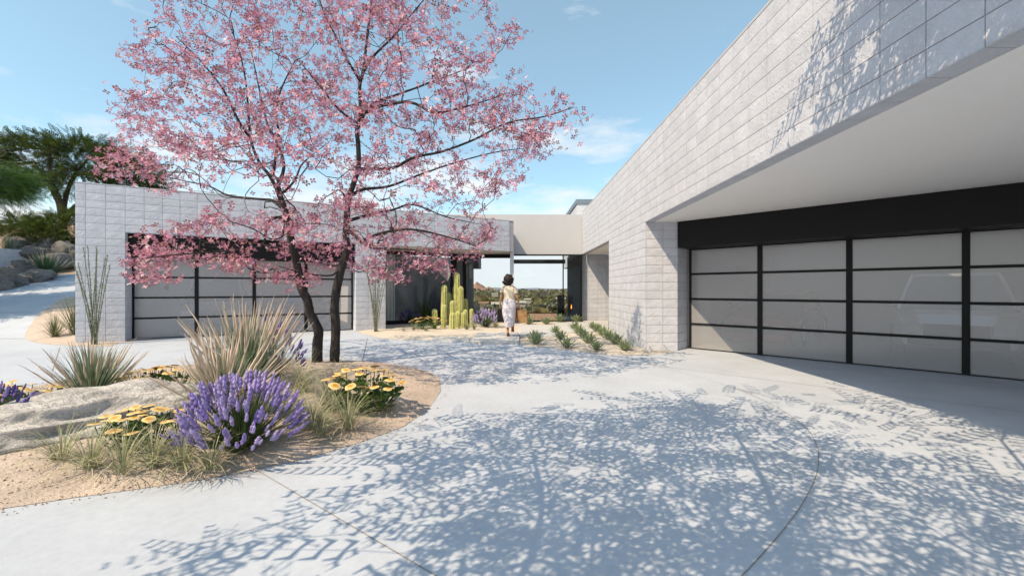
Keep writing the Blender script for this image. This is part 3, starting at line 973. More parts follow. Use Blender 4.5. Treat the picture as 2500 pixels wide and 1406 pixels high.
# no boughs where they would shade the right hand pier high up
W_ = att + TL; sx_, sy_, sz_ = SUNV
t1 = (XR - W_[:, 0]) / sx_; y1 = W_[:, 1] + sy_ * t1; z1 = W_[:, 2] + sz_ * t1
t2 = (YP - W_[:, 1]) / sy_; x2 = W_[:, 0] + sx_ * t2; z2 = W_[:, 2] + sz_ * t2
badw = ((y1 > YP - .5) & (y1 < 14) & (z1 > 1.1 - .9 * np.clip(y1 - YP - .6, 0, 2))) | ((x2 > XR - .3) & (x2 < 4.3) & (z2 > -.1))
att = att[~badw][:1900]
A, par, rad, nl = grow(limbs, att, 0.20, 0.35, 0.03, 0.16, 0.0019, rs)
def radline(n, a, b, p=1.0): return [a + (b - a) * (i / (n - 1)) ** p for i in range(n)]
mb = MB()
for i, lp in enumerate(limbs[:2]):
    Pp = smooth_loop(lp, 3, False)
    rr_ = radline(len(Pp), .100 if i == 0 else .095, .048 if i == 0 else .018, .9)
    rr_[0] *= 1.25
    Pp[0][2] -= 0.08
    mb.tube(Pp, rr_, 12, jit=.09)
mb.build('trunk', M['bark'], tree, smooth=True)
for lp in limbs[2:]:
    mb = MB(); Pp = smooth_loop(lp, 4, False)
    ln = sum(np.linalg.norm(b - a) for a, b in zip(Pp[:-1], Pp[1:]))
    mb.tube(Pp, radline(len(Pp), min(.036, .013 + .0075 * ln), .007), 7, jit=.06)
    mb.build('branch', M['bark'], tree, smooth=True)
mb = MB(); twig_mesh(mb, A, par, np.minimum(rad, .014), nl, 4)
mb.build('twigs', M['bark'], tree, kind='stuff')
# blossoms: four cupped petals round a pale yellow eye
bv = [(0, 0, 0)]; bf = []
for k in range(4):
    a = k * math.pi / 2
    for da, r_, z in ((-.50, .68, .20), (0, 1.0, .12), (.50, .68, .20)):
        bv.append((math.cos(a + da) * r_, math.sin(a + da) * r_, z))
    bf.append((0, 1 + 3 * k, 2 + 3 * k, 3 + 3 * k))
bv = np.array(bv); bf = np.array(bf)
tipi = np.arange(nl, len(A))
thin = tipi[rad[tipi] < .0046]
nb = 17500
src = thin[rs.randint(0, len(thin), nb)]
bp = A[src] + rs.normal(0, 1, (nb, 3)) * [.085, .085, .05]
nrm = rs.normal(0, .75, (nb, 3)) + [0, -.15, .55]
size = rs.uniform(.030, .056, nb)
ms = rot_to(nrm, rs.uniform(0, 6.28, nb)) * size[:, None, None]
pal = np.array([(.50, .135, .285), (.40, .075, .21), (.66, .31, .45), (.26, .035, .11), (.45, .14, .36), (.14, .012, .045), (.80, .58, .66)])
pc = pal[rs.choice(len(pal), nb, p=[.24, .19, .17, .12, .12, .10, .06])] * rs.uniform(.85, 1.1, (nb, 1))
bc = np.repeat(pc[:, None, :], len(bv), 1)
bc[:, 0] = bc[:, 0] * .4 + np.array((.86, .72, .58)) * .6
bc[:, 2::3] *= rs.uniform(.85, 1.1, (nb, 1, 1))
bc = np.clip(bc, 0, .95)
near = np.argsort((((bp + TL) - np.array((0, 0, CAM))) ** 2).sum(1))
first, rest = near[:290], near[290:]
for i in first:
    m_ = MB(); m_.add(bv @ ms[i].T, bf, bc[i])
    link('blossom', m_.mesh('blossom', M['petal']), tree, matrix=Matrix.Translation(bp[i]))
mb = MB(); mb.inst(bv, bf, ms[rest], bp[rest], bc[rest])
mb.build('crown', M['petal'], tree, kind='stuff')

# ---- feathery leaf sprays for the desert trees
def spray_template(pairs, length, leaf_l, leaf_w, ang=0.95, curve=0.5, droop=0.12):
    V = []; Fq = []
    def strip(pts, wd, side):
        n0 = len(V)
        for i, p in enumerate(pts):
            t = (pts[min(i + 1, len(pts) - 1)] - pts[max(i - 1, 0)]); t = t / np.linalg.norm(t)
            nn = np.cross(t, (0, 0, 1.0)); nn = nn / (np.linalg.norm(nn) + 1e-9)
            ww = wd[i]
            V.append(p - nn * ww / 2); V.append(p + nn * ww / 2)
        for i in range(len(pts) - 1):
            Fq.append((n0 + 2 * i, n0 + 2 * i + 1, n0 + 2 * i + 3, n0 + 2 * i + 2))
    rp = lambda s_: np.array((s_ * length, 0, -droop * length * s_ * s_))
    strip([rp(0), rp(.5), rp(1.0)], [.006, .004, .002], 0)
    for k in range(pairs):
        s_ = (k + .8) / pairs; f = math.sin(math.pi * min(1, .25 + .75 * (1 - s_) ** .7)) * .5 + .5
        ll = leaf_l * (1 - .55 * s_ ** 2.5) * (.7 + .3 * f)
        for sd_ in (1, -1):
            b0 = rp(s_); a0 = ang; a1 = ang + curve
            m1 = b0 + np.array((math.cos(a1), sd_ * math.sin(a1), .02)) * ll * .5
            e1 = m1 + np.array((math.cos(a0 - curve * .9), sd_ * math.sin(a0 - curve * .9), -.02)) * ll * .5
            strip([b0, m1, e1], [leaf_w * .5, leaf_w, leaf_w * .25], sd_)
    return np.array(V), np.array(Fq)

def sprays_at(mb, tpl, pts, outdir, rs, scale=(.8, 1.2), cols=((.05, .085, .02),), flat=.5, cvar=.25, wander=.45):
    n = len(pts)
    V, Fq = tpl
    x = outdir + rs.normal(0, wander, (n, 3)); x /= np.linalg.norm(x, axis=1, keepdims=True)
    z = rs.normal(0, flat, (n, 3)) + [0, 0, 1]
    y = np.cross(z, x); y /= np.linalg.norm(y, axis=1, keepdims=True)
    z = np.cross(x, y)
    Mx = np.stack([x, y, z], 2) * rs.uniform(*scale, n)[:, None, None]
    cl = np.array(cols)[rs.randint(0, len(cols), n)] * rs.uniform(1 - cvar, 1 + cvar, (n, 1))
    mb.inst(V, Fq, Mx, pts, cl)

def leafy_tree(name, label, base, limbs, blobs, tpl, ntips, per, rs, trunk_r=.18, group=None, cols=((.05, .085, .02),), bark='bark2', scale=(.8, 1.2), flat=.5, jitter=.25, r0=.005, thresh=-.15, nscale=.7):
    t = thing(name, label, 'tree', base, group)
    B = np.array(base)
    pts = []
    tot = sum(b[2] for b in blobs)
    for c, r_, wgt in blobs:
        n = int(ntips * wgt / tot)
        q = rs.normal(0, 1, (n * 3, 3)); q /= np.linalg.norm(q, axis=1, keepdims=True)
        q *= rs.uniform(.35, 1, (n * 3, 1)) ** .5
        p = q * np.array(r_) + np.array(c) - B
        v = np.array([mnoise.noise(Vector(tuple(a * nscale + np.array((rs.randint(1), 3.3, 1.7))))) for a in p])
        pts.append(p[v > thresh][:n])
    att = np.concatenate(pts)
    lim = [[np.array(q) - B for q in lp] for lp in limbs]
    A, par, rad, nl = grow(lim, att, .35, .3, .02, .15, r0, rs)
    mb = MB()
    for i, lp in enumerate(lim):
        P_ = smooth_loop(lp, 4, False)
        rr_ = radline(len(P_), trunk_r if i == 0 else trunk_r * .55, trunk_r * (.4 if i == 0 else .15))
        if i == 0: rr_[0] *= 1.3
        mb.tube(P_, rr_, 9, jit=.08)
    mb.build('trunk', M[bark], t, smooth=True)
    mb = MB(); twig_mesh(mb, A, par, np.minimum(rad, trunk_r * .3), nl, 4)
    mb.build('branches', M[bark], t, kind='stuff')
    idx = np.repeat(np.arange(len(att)), per)
    pp = att[idx] + rs.normal(0, jitter, (len(idx), 3)) * [1, 1, .6]
    cen = att.mean(0)
    out = pp - cen; out[:, 2] *= .6; out /= np.linalg.norm(out, axis=1, keepdims=True) + 1e-6
    mb = MB(); sprays_at(mb, tpl, pp, out, rs, scale, cols, flat)
    mb.build('crown', M['leaf'], t, kind='stuff')
    return t

# ---- large tree behind the camera whose feathery shadow lies on the drive and on the fascia
rs = np.random.RandomState(5)
def ground_pts(poly, n):
    pts = np.array([gp(u, v) for u, v in poly])
    lo, hi = pts.min(0), pts.max(0)
    P = rs.uniform(lo, hi, (n * 12, 2)); P = P[in_poly(P, pts)][:n]
    return np.c_[P, np.zeros(len(P))]
C1 = [(1050, 1110), (1150, 1060), (1350, 1030), (1550, 1015), (1700, 985), (1850, 1010), (1950, 1060), (2100, 1110), (2300, 1140), (2560, 1180), (2560, 1440), (1850, 1440), (1560, 1330), (1300, 1270), (1150, 1230), (1050, 1180)]
C2 = [(800, 1165), (950, 1060), (1100, 1022), (1350, 992), (1700, 955), (1900, 962), (2080, 962), (2300, 1030), (2560, 1110), (2560, 1200), (2000, 1120), (1700, 1030), (1300, 1050), (1100, 1120), (1100, 1240), (950, 1230)]
C3 = [(480, 1285), (620, 1265), (900, 1330), (1150, 1360), (1250, 1440), (420, 1440)]
C4 = [(1100, 1240), (1500, 1290), (1900, 1420), (1150, 1440)]
G_ = np.concatenate([ground_pts(C1, 680), ground_pts(C2, 130), ground_pts(C3, 18), ground_pts(C4, 70),
                     np.c_[rs.uniform(-.2, 6, 300), rs.uniform(.6, 2.6, 300), np.zeros(300)]])
hts = rs.uniform(4.7, 6.6, len(G_))
sv = np.array(SUNV)
cr1 = G_ - sv[None] * (hts / -sv[2])[:, None]
wp = []
WALLP = [(1985, 330), (1925, 245), (1985, 110), (2080, -30), (2540, -60), (2540, 60), (2300, 170)]
c_ = np.c_[rs.uniform(1900, 2540, 4000), rs.uniform(-60, 330, 4000)]
c_ = c_[in_poly(c_, WALLP)]
c_ = c_[rs.rand(len(c_)) < np.clip((c_[:, 0] - 1900) / 420, .12, 1)]
for u, v in c_[:260]:
    y_ = XR * F / (u - CX); z_ = CAM + (CY - v) / F * y_
    wp.append((XR, y_, z_))
wp = np.array(wp)
cr2 = wp - sv[None] * ((rs.uniform(5.3, 6.2, len(wp)) - wp[:, 2]) / -sv[2])[:, None]
crown = np.concatenate([cr1, cr2])
shade = thing('shade_tree', 'tall feathery desert tree standing behind the viewpoint over the driveway', 'tree', (-3.6, -4.2, 0), 'feathery shade trees')
B_ = np.array((-3.6, -4.2, 0))
lim = [[(-3.6, -4.2, -.1), (-3.5, -4.0, 1.5), (-3.1, -3.2, 2.9), (-2.6, -2.2, 4.0), (-2.0, -1.2, 4.9)],
       [(-2.6, -2.2, 4.0), (-1.4, -1.5, 4.9), (-.2, -.6, 5.6), (.8, .6, 6.1)],
       [(-2.0, -1.2, 4.9), (-1.6, 0, 5.4), (-1.4, 1.2, 5.8)],
       [(-3.1, -3.2, 2.9), (-3.4, -2.0, 4.2), (-3.2, -.6, 5.2), (-3.4, .6, 5.6)]]
lim = [[np.array(q) - B_ for q in lp] for lp in lim]
att = (crown - B_)[rs.permutation(len(crown))[:420]]
A, par, rad, nl = grow(lim, att, .35, .3, .02, .15, .003, rs)
mb = MB()
for i, lp in enumerate(lim):
    P_ = smooth_loop(lp, 4, False); mb.tube(P_, radline(len(P_), .16 if i == 0 else .035, .035 if i == 0 else .012), 9, jit=.06)
mb.build('trunk', M['bark2'], shade, smooth=True)
mb = MB(); twig_mesh(mb, A, par, np.minimum(rad, .012), nl, 4); mb.build('branches', M['bark2'], shade, kind='stuff')
tplS = spray_template(7, .66, .135, .034, .95, .75, .25)
tplT = spray_template(5, .42, .120, .032, .80, .9, .30)
mb = MB()
od = (crown - B_) - (crown - B_).mean(0); od[:, 2] *= .3; od /= np.linalg.norm(od, axis=1, keepdims=True)
hf = rs.rand(len(crown)) < .55
sprays_at(mb, tplS, (crown - B_)[hf], od[hf], rs, (.6, 1.3), ((.05, .085, .02), (.07, .10, .03)), .7, wander=.95)
ex = np.repeat((crown - B_)[~hf], 2, 0) + rs.normal(0, .16, (2 * int((~hf).sum()), 3))
sprays_at(mb, tplT, ex, np.repeat(od[~hf], 2, 0), rs, (.6, 1.3), ((.05, .085, .02), (.07, .10, .03)), .8, wander=1.1)
mb.build('crown', M['leaf'], shade, kind='stuff')

# ---- trees on the hillside at the left
tplM = spray_template(7, .75, .20, .055, .9, .3, .15)
def P3(u, y, d): return tuple(pd(u, y, d))
rs = np.random.RandomState(11)
def gz(x, y): return float(terrain(x, y))
xb, yb = pd(152, 600, 33).x, 33.0
YM = 33.0
leafy_tree('mesquite_tree', 'big dark green mesquite with forking trunk rising behind the left garage corner', (xb, yb, gz(xb, yb) - .2),
    [[(xb, yb, gz(xb, yb) - .3), P3(150, 560, 33), P3(158, 535, 33), P3(172, 520, 33)],
     [P3(152, 545, 33), P3(145, 500, 33), P3(130, 470, 33), P3(105, 430, 33), P3(80, 390, 33.5)],
     [P3(155, 540, 33), P3(150, 500, 32.6), P3(130, 455, 32), P3(120, 400, 32), P3(125, 360, 32)],
     [P3(160, 530, 33), P3(190, 500, 33.3), P3(230, 470, 33.5), P3(280, 440, 33.5), P3(330, 430, 33.5)],
     [P3(155, 535, 33), P3(158, 490, 34), P3(180, 430, 34.5), P3(215, 390, 34.5)]],
    [(P3(100, 385, 33), (3.0, 2.4, 1.5), 2), (P3(40, 375, 33), (2.6, 2.2, 1.0), 1.3), (P3(180, 375, 34), (2.6, 2.4, 1.3), 1.6), (P3(250, 395, 34), (2.6, 2.4, 1.4), 1.8), (P3(310, 425, 33), (2.3, 2.2, 1.3), 1.3), (P3(170, 430, 32.5), (2.6, 2.2, 1.2), 1.2), (P3(355, 455, 33), (1.4, 1.6, .7), .6), (P3(300, 460, 34), (2.2, 2.2, .9), .9)],
    tplM, 760, 5, rs, .42, None, ((.055, .085, .018), (.08, .115, .022), (.035, .058, .014)), jitter=.34, r0=.008, nscale=.6, thresh=-.06)
for (u, y, rx, ry, d, lab) in ((70, 560, 2.3, .85, 30.0, 'low bright green bushy tree at the left edge of the boulder ridge'),
                              (140, 572, 2.4, 1.0, 29.0, 'low spreading olive green tree between the ridge and the garage corner'),
                              (185, 560, 1.8, 1.2, 30.5, 'small dark bushy tree half hidden by the garage corner')):
    c = pd(u, y, d)
    gx_, gy_ = c.x + .3, d
    g0 = gz(gx_, gy_) - .15
    leafy_tree('palo_verde_tree', lab, (gx_, gy_, g0),
        [[(gx_, gy_, g0 - .1), (gx_ - .1, gy_, (g0 + c.z) / 2), (gx_ - .3, gy_, c.z - .1)], [(gx_, gy_, g0 + .1), (gx_ + .3, gy_ + .1, (g0 + c.z) / 2), (gx_ + .8, gy_, c.z)], [(gx_, gy_, g0), (gx_ - .5, gy_ + .1, (g0 + c.z) / 2), (gx_ - 1.2, gy_, c.z)]],
        [((c.x, c.y, c.z), (rx, 1.4, ry), 1), ((c.x - .4 * rx, c.y, c.z + .25 * ry), (rx * .6, 1.1, ry * .8), .6)],
        tplM, 125, 6, rs, .09, 'bushy trees along the hillside ridge', ((.07, .105, .02), (.09, .125, .022), (.05, .08, .018)), jitter=.25, scale=(.55, .9))
# pale green tree that leans in from the left, with fine drooping leaves
tplN = spray_template(12, .8, .12, .016, .75, .2, .45)
c = pd(-150, 442, 15.5)
leafy_tree('willow_tree', 'soft bright green tree with fine drooping leaves leaning in at the left edge', (c.x - 2.0, 15.6, gz(c.x - 2, 15.6) - .1),
    [[(c.x - 2, 15.6, gz(c.x - 2, 15.6) - .2), (c.x - 2.1, 15.6, 2.4), (c.x - 1.4, 15.5, 4.2), (c.x - .4, 15.5, 5.0)], [(c.x - 1.4, 15.5, 4.2), (c.x, 15.4, 5.0), (c.x + 1.6, 15.4, 5.3)], [(c.x - 2.1, 15.6, 2.4), (c.x - 2.8, 15.7, 4.2), (c.x - 2.5, 16.4, 5.3)]],
    [((c.x - .2, 15.5, 5.45), (2.9, 1.9, .66), 2), ((c.x + 1.2, 15.5, 5.42), (1.75, 1.4, .6), 1.6), ((c.x - 1.6, 15.6, 5.9), (2.2, 1.8, .9), 1)],
    tplN, 480, 13, rs, .16, None, ((.055, .12, .022), (.07, .14, .03), (.045, .10, .02)), jitter=.17, scale=(.5, .85), flat=.7, thresh=-.4)
# two more off to the left that shade the ramp and the boulders
for (x_, y_, zc, rx, lab) in ((-29.5, 18.6, 7.2, 3.6, 'broad feathery tree beyond the left edge shading the boulders by the ramp'), (-24.5, 13.0, 6.4, 3.0, 'feathery tree beyond the left edge shading the lower ramp'), (-35.5, 22.5, 8.0, 3.4, 'feathery tree beyond the left edge shading the block retaining wall')):
    g0 = gz(x_, y_)
    leafy_tree('shade_tree', lab, (x_, y_, g0), [[(x_, y_, g0 - .1), (x_ + .1, y_, g0 + 2), (x_, y_ + .2, zc - 1)], [(x_, y_, g0 + 2), (x_ + 1.2, y_, zc - .6), (x_ + 2, y_, zc)], [(x_, y_, g0 + 1.8), (x_ - 1.2, y_, zc - .6), (x_ - 2, y_, zc)]],
        [((x_, y_, zc), (rx, rx * .9, 1.3), 1)], tplM, 260, 7, rs, .2, 'feathery shade trees', ((.05, .08, .018),), jitter=.35)
# ------------------------------------------------------------------ plants
def gi(u, y):
    # on the mounded sand of the island bed
    return gp(u, y, .085)

def blades(mb, n, length, width, spread, droop, cols, rs, base_r=.05, segs=4, upmin=.15, lean=(0, 0), tipfade=None, lvar=.25, fold=True):
    """a fan of curved ribbon leaves from one crown"""
    for i in range(n):
        az = rs.uniform(0, 6.283); el = upmin + (1 - upmin) * rs.rand() ** .75       # 1 = upright
        th = (1 - el) * spread
        L_ = length * rs.uniform(1 - lvar, 1 + lvar * .5) * (.75 + .25 * el)
        out = np.array((math.cos(az), math.sin(az), 0.0))
        p = out * base_r * rs.rand() + np.array((0, 0, .01)); ang = th
        side = np.array((-math.sin(az), math.cos(az), 0))
        col = np.array(cols[rs.randint(len(cols))]) * rs.uniform(.8, 1.2)
        V = []; C = []
        ds = L_ / segs; dr = droop * rs.uniform(.4, 1.4)
        for k in range(segs + 1):
            s_ = k / segs
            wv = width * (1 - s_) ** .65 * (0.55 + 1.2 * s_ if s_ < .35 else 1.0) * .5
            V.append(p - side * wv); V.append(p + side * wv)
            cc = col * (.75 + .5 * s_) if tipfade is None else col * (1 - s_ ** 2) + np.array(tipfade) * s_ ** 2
            C += [cc, cc]
            d_ = out * math.sin(ang) + np.array((lean[0], lean[1], math.cos(ang)))
            p = p + d_ / np.linalg.norm(d_) * ds
            ang = min(ang + dr / segs, 2.6)
        mb.add(V, np.array([(2 * k, 2 * k + 1, 2 * k + 3, 2 * k + 2) for k in range(segs)]), np.clip(np.array(C), 0, 1))

GREY = ((.22, .28, .19), (.17, .23, .16), (.27, .32, .23), (.11, .17, .11))
GREEN = ((.075, .12, .035), (.055, .095, .03), (.10, .14, .05))
STRAW = ((.33, .31, .18), (.26, .27, .15), (.40, .36, .23))

PLUMES = []
def plume_mesh(k):
    while len(PLUMES) < 4:
        rs_ = np.random.RandomState(50 + len(PLUMES))
        mb = MB(); n = 7; ring = []
        for i in range(n):
            s_ = i / (n - 1)
            r_ = .0025 + .0095 * math.sin(math.pi * min(1, max(0, (s_ - .02) / .98)) ** .55) ** 1.3 * (1 - .25 * s_)
            ring.append(((rs_.normal(0, .005) * s_, rs_.normal(0, .005) * s_, s_), r_ * rs_.uniform(.85, 1.15)))
        pts = [q for q, _ in ring]; rr = [r_ for _, r_ in ring]; rr[-1] = .0015
        mb.tube(pts, rr, 5, (.72, .60, .50), jit=.25)
        cvar = mb.c[0].copy() * rs_.uniform(.8, 1.15, (len(mb.c[0]), 1)); mb.c[0] = cvar
        PLUMES.append(mb.mesh('plume', M['dryleaf']))
    return PLUMES[k % 4]

def yucca(u, y, label, height=.7, n=160, width=.016, spread=1.35, droop=.5, plumes=0, plen=.45, pfrom=.6, name='desert_grass', cols=GREY, group=None, pspread=.75, z=None, xy=None, tip=None, cat='plant'):
    x_, y_ = xy if xy else gp(u, y)
    z0 = z if z is not None else .05
    rs = np.random.RandomState(int(u * 7 + y))
    t = thing(name, label, cat, (x_, y_, z0), group)
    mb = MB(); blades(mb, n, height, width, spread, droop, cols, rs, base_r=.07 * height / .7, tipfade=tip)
    mb.build('leaves', M['leaf'], t, kind='stuff')
    if plumes:
        st = MB()
        for i in range(plumes):
            az = rs.uniform(0, 6.283); th = pspread * rs.rand() ** .7
            d_ = np.array((math.sin(th) * math.cos(az), math.sin(th) * math.sin(az), math.cos(th)))
            L_ = plen * rs.uniform(.75, 1.15); s0 = height * pfrom * rs.uniform(.75, 1.05)
            b = d_ * s0
            bend = d_ + np.array((0, 0, .10))
            bend /= np.linalg.norm(bend)
            st.tube([(0, 0, 0), tuple(d_ * s0 * .5), tuple(b + bend * .02)], [.004, .0035, .003], 3, (.38, .32, .2), cap=False)
            mx = rot_to(bend[None], np.array([rs.uniform(0, 6.28)]))[0]
            wsc = rs.uniform(.8, 1.25) * (plen / .45) ** .3
            m4 = Matrix([[*(mx[r] * [wsc, wsc, L_]), b[r]] for r in range(3)] + [[0, 0, 0, 1]])
            link('plume', plume_mesh(i), t, matrix=m4)
        st.build('stalks', M['dryleaf'], t, kind='stuff')
    return t

SPIKES = {}
def spike_mesh(k, tone):
    key = (k % 3, tone)
    if key not in SPIKES:
        rs_ = np.random.RandomState(80 + k % 3)
        mb = MB()
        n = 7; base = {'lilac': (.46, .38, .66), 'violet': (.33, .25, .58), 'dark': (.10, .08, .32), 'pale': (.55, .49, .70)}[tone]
        V = []; C = []; sd_ = 6
        for i in range(n):
            s_ = i / (n - 1)
            r_ = .14 * math.sin(math.pi * (.12 + .83 * s_)) ** .6 * (1.12 if i % 2 else .82)
            for q in range(sd_):
                a = (q + .5 * (i % 2)) * 6.283 / sd_; rj = r_ * rs_.uniform(.8, 1.2)
                V.append((math.cos(a) * rj, math.sin(a) * rj, s_)); C.append(np.array(base) * rs_.uniform(.65, 1.35))
        V.append((0, 0, 1.03)); C.append(base)
        fs = [(i * sd_ + q, i * sd_ + (q + 1) % sd_, (i + 1) * sd_ + (q + 1) % sd_, (i + 1) * sd_ + q) for i in range(n - 1) for q in range(sd_)]
        fs += [((n - 1) * sd_ + q, (n - 1) * sd_ + (q + 1) % sd_, len(V) - 1) for q in range(sd_)]
        mb.add(V, fs, np.clip(np.array(C), 0, 1))
        SPIKES[key] = mb.mesh('flower_spike', M['petal'], smooth=False)
    return SPIKES[key]

def lavender(u, y, label, rx=.62, h=.62, nsp=150, slen=.085, tones=('lilac', 'violet', 'lilac'), group='lavender bushes', z=.05, leafn=260, xy=None):
    x_, y_ = xy if xy else gp(u, y)
    rs = np.random.RandomState(int(u * 3 + y))
    t = thing('lavender_bush', label, 'shrub', (x_, y_, z), group)
    mb = MB()
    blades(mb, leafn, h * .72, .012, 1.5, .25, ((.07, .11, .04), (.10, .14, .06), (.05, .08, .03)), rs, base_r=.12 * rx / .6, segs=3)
    st = MB()
    for i in range(nsp):
        az = rs.uniform(0, 6.283); ct = rs.uniform(.16, 1.0); th = math.acos(ct)
        rr = rs.uniform(.86, 1.06)
        tip = np.array((math.sin(th) * math.cos(az) * rx * rr, math.sin(th) * math.sin(az) * rx * rr, .05 + ct ** .85 * h * rr))
        d_ = tip / np.linalg.norm(tip) + np.array((0, 0, .35)); d_ /= np.linalg.norm(d_)
        L_ = slen * rs.uniform(.7, 1.35)
        b = tip - d_ * L_
        st.tube([tuple(b * .12), tuple(b * .6 + np.array((0, 0, .0))), tuple(b)], [.003, .0026, .002], 3, (.10, .15, .05), cap=False)
        mx = rot_to(d_[None], np.array([rs.uniform(0, 6.28)]))[0] * L_
        m4 = Matrix([[*mx[r], b[r]] for r in range(3)] + [[0, 0, 0, 1]])
        link('flower_spike', spike_mesh(i, tones[i % len(tones)]), t, matrix=m4)
    st.build('stems', M['leaf'], t, kind='stuff')
    mb.build('leaves', M['leaf'], t, kind='stuff')
    return t

HEADS = []
def head_mesh(k):
    while len(HEADS) < 3:
        rs_ = np.random.RandomState(30 + len(HEADS))
        V = [(0, 0, .10)]; C = [(.52, .27, .05)]; n = 13
        for r_, z, c in ((.30, .11, (.62, .34, .06)), (.62, .05, (.84, .60, .24)), (1.0, -.03, (.86, .68, .38))):
            for q in range(n):
                a = q * 6.283 / n; rj = r_ * (rs_.uniform(.82, 1.1) if r_ > .9 else 1)
                V.append((math.cos(a) * rj, math.sin(a) * rj, z + (rs_.uniform(-.06, .04) if r_ > .9 else 0))); C.append(np.array(c) * rs_.uniform(.88, 1.1))
        V.append((0, 0, -.14)); C.append((.25, .22, .06))
        fs = [(0, 1 + q, 1 + (q + 1) % n) for q in range(n)]
        for r_ in range(2):
            fs += [(1 + r_ * n + q, 1 + (r_ + 1) * n + q, 1 + (r_ + 1) * n + (q + 1) % n, 1 + r_ * n + (q + 1) % n) for q in range(n)]
        fs += [(1 + 2 * n + (q + 1) % n, 1 + 2 * n + q, len(V) - 1) for q in range(n)]
        mb = MB(); mb.add(V, fs, np.clip(np.array(C), 0, 1))
        HEADS.append(mb.mesh('flower_head', M['petal'], smooth=False))
    return HEADS[k % 3]

def yellow_flowers(u, y, label, rx=.42, ry=.34, h=.42, n=26, r=.048, z=.05, leafn=170, xy=None):
    x_, y_ = xy if xy else gp(u, y)
    rs = np.random.RandomState(int(u + y * 5))
    t = thing('flowering_plant', label, 'flower', (x_, y_, z), 'clumps of yellow flat headed flowers')
    st = MB(); lf = MB(); pts = []
    for i in range(n * 30):
        a = rs.uniform(0, 6.283); q = math.sqrt(rs.rand())
        p = np.array((math.cos(a) * rx * q, math.sin(a) * ry * q, h * (1 - .35 * q * q) * rs.uniform(.92, 1.08)))
        if all(np.linalg.norm((p - o)[:2]) > r * 1.15 for o in pts): pts.append(p)
        if len(pts) >= n: break
    for i, p in enumerate(pts):
        base = np.array((p[0] * .55, p[1] * .55, 0)); mid = (base + p) / 2 + np.array((p[0], p[1], 0)) * .12
        st.tube([tuple(base), tuple(mid), tuple(p - np.array((0, 0, .008)))], [.0045, .004, .0035], 4, (.07, .19, .07), cap=False)
        d_ = np.array((p[0] * .5, p[1] * .5, 1.0)) + rs.normal(0, .16, 3); 
        mx = rot_to(d_[None], np.array([rs.uniform(0, 6.28)]))[0] * (r * rs.uniform(.8, 1.2))
        link('flower_head', head_mesh(i), t, matrix=Matrix([[*mx[q], p[q]] for q in range(3)] + [[0, 0, 0, 1]]))
        for k in range(max(2, leafn // n)):
            s_ = rs.uniform(.05, .8); b = base * (1 - s_) + p * s_
            d2 = rs.normal(0, 1, 3); d2[2] = abs(d2[2]) * .6; d2 /= np.linalg.norm(d2)
            sd = np.cross(d2, rs.normal(0, 1, 3)); sd /= np.linalg.norm(sd)
            L_ = rs.uniform(.06, .11) * (r / .05) ** .5; wv = L_ * .26
            cc = np.array(((.06, .11, .02), (.09, .14, .03), (.04, .08, .02))[rs.randint(3)])
            lf.add([b, b + d2 * L_ * .5 - sd * wv, b + d2 * L_ + np.array((0, 0, -.01)), b + d2 * L_ * .5 + sd * wv], np.array([(0, 1, 2, 3)]), cc)
    st.build('stems', M['leaf'], t, kind='stuff'); lf.build('leaves', M['leaf'], t, kind='stuff')
    return t

def tuft(u, y, label, h=.28, n=60, width=.006, droop=1.5, spread=1.25, z=.05, cols=STRAW, group='thin straw coloured grass tufts', xy=None):
    x_, y_ = xy if xy else gp(u, y)
    rs = np.random.RandomState(int(u * 11 + y))
    t = thing('grass_tuft', label, 'grass', (x_, y_, z), group)
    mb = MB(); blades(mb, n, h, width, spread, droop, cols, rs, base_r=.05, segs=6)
    mb.build('blades', M['dryleaf'], t, kind='stuff')
    return t

# ---- the sand bed under the pink tree
yucca(600, 950, 'tallest grey green clump with many upright straw plumes, behind the lavender left of the trunks', 1.10, 560, .016, 1.42, .6, 74, .62, .66, pspread=.80, xy=gi(600, 950), z=.07)
yucca(545, 1010, 'mid height grey green clump with straw plumes directly behind the front lavender bush', .80, 380, .014, 1.45, .55, 62, .52, .62, pspread=1.0, xy=gi(545, 1010), z=.07)
yucca(225, 985, 'blue green spiky clump with short straw plumes behind the pale boulder', .78, 400, .017, 1.55, .4, 38, .38, .58, pspread=.85, xy=gi(225, 985), z=.07)
lavender(590, 1092, 'large round lavender bush with lilac spikes at the front of the sand bed', .55, .62, 270, .108, leafn=520, xy=gi(590, 1092), z=.07)
lavender(665, 925, 'violet lavender showing through the plumes of the tallest clump', .52, .90, 90, .11, ('violet', 'dark', 'pale'), z=.06, leafn=120, xy=gi(665, 925))
lavender(-20, 1060, 'deep violet lavender cut by the left edge beside the boulder', .36, .50, 90, .085, ('violet', 'dark', 'violet'), z=.06, leafn=160, xy=gi(-20, 1060))
yellow_flowers(886, 998, 'yellow flower clump at the right end of the sand bed beside the trunks', .46, .40, .50, 40, .056, leafn=460, xy=gi(886, 998), z=.06)
yellow_flowers(352, 1090, 'yellow flower clump between the boulder and the front lavender', .40, .30, .36, 34, .047, leafn=320, xy=gi(352, 1090), z=.06)
yellow_flowers(395, 965, 'yellow flower clump between the blue green clump and the tallest plumes', .50, .34, .40, 34, .047, leafn=320, xy=gi(395, 965), z=.06)
yellow_flowers(35, 1005, 'yellow flower clump at the left edge behind the boulder', .58, .34, .34, 38, .048, leafn=320, xy=gi(35, 1005), z=.06)
yellow_flowers(64, 1045, 'few yellow flowers beside the violet lavender at the left edge', .24, .16, .30, 8, .052, leafn=70, xy=gi(64, 1045), z=.06)
TCOL = ((.42, .41, .26), (.34, .35, .21), (.48, .45, .31), (.30, .33, .18))
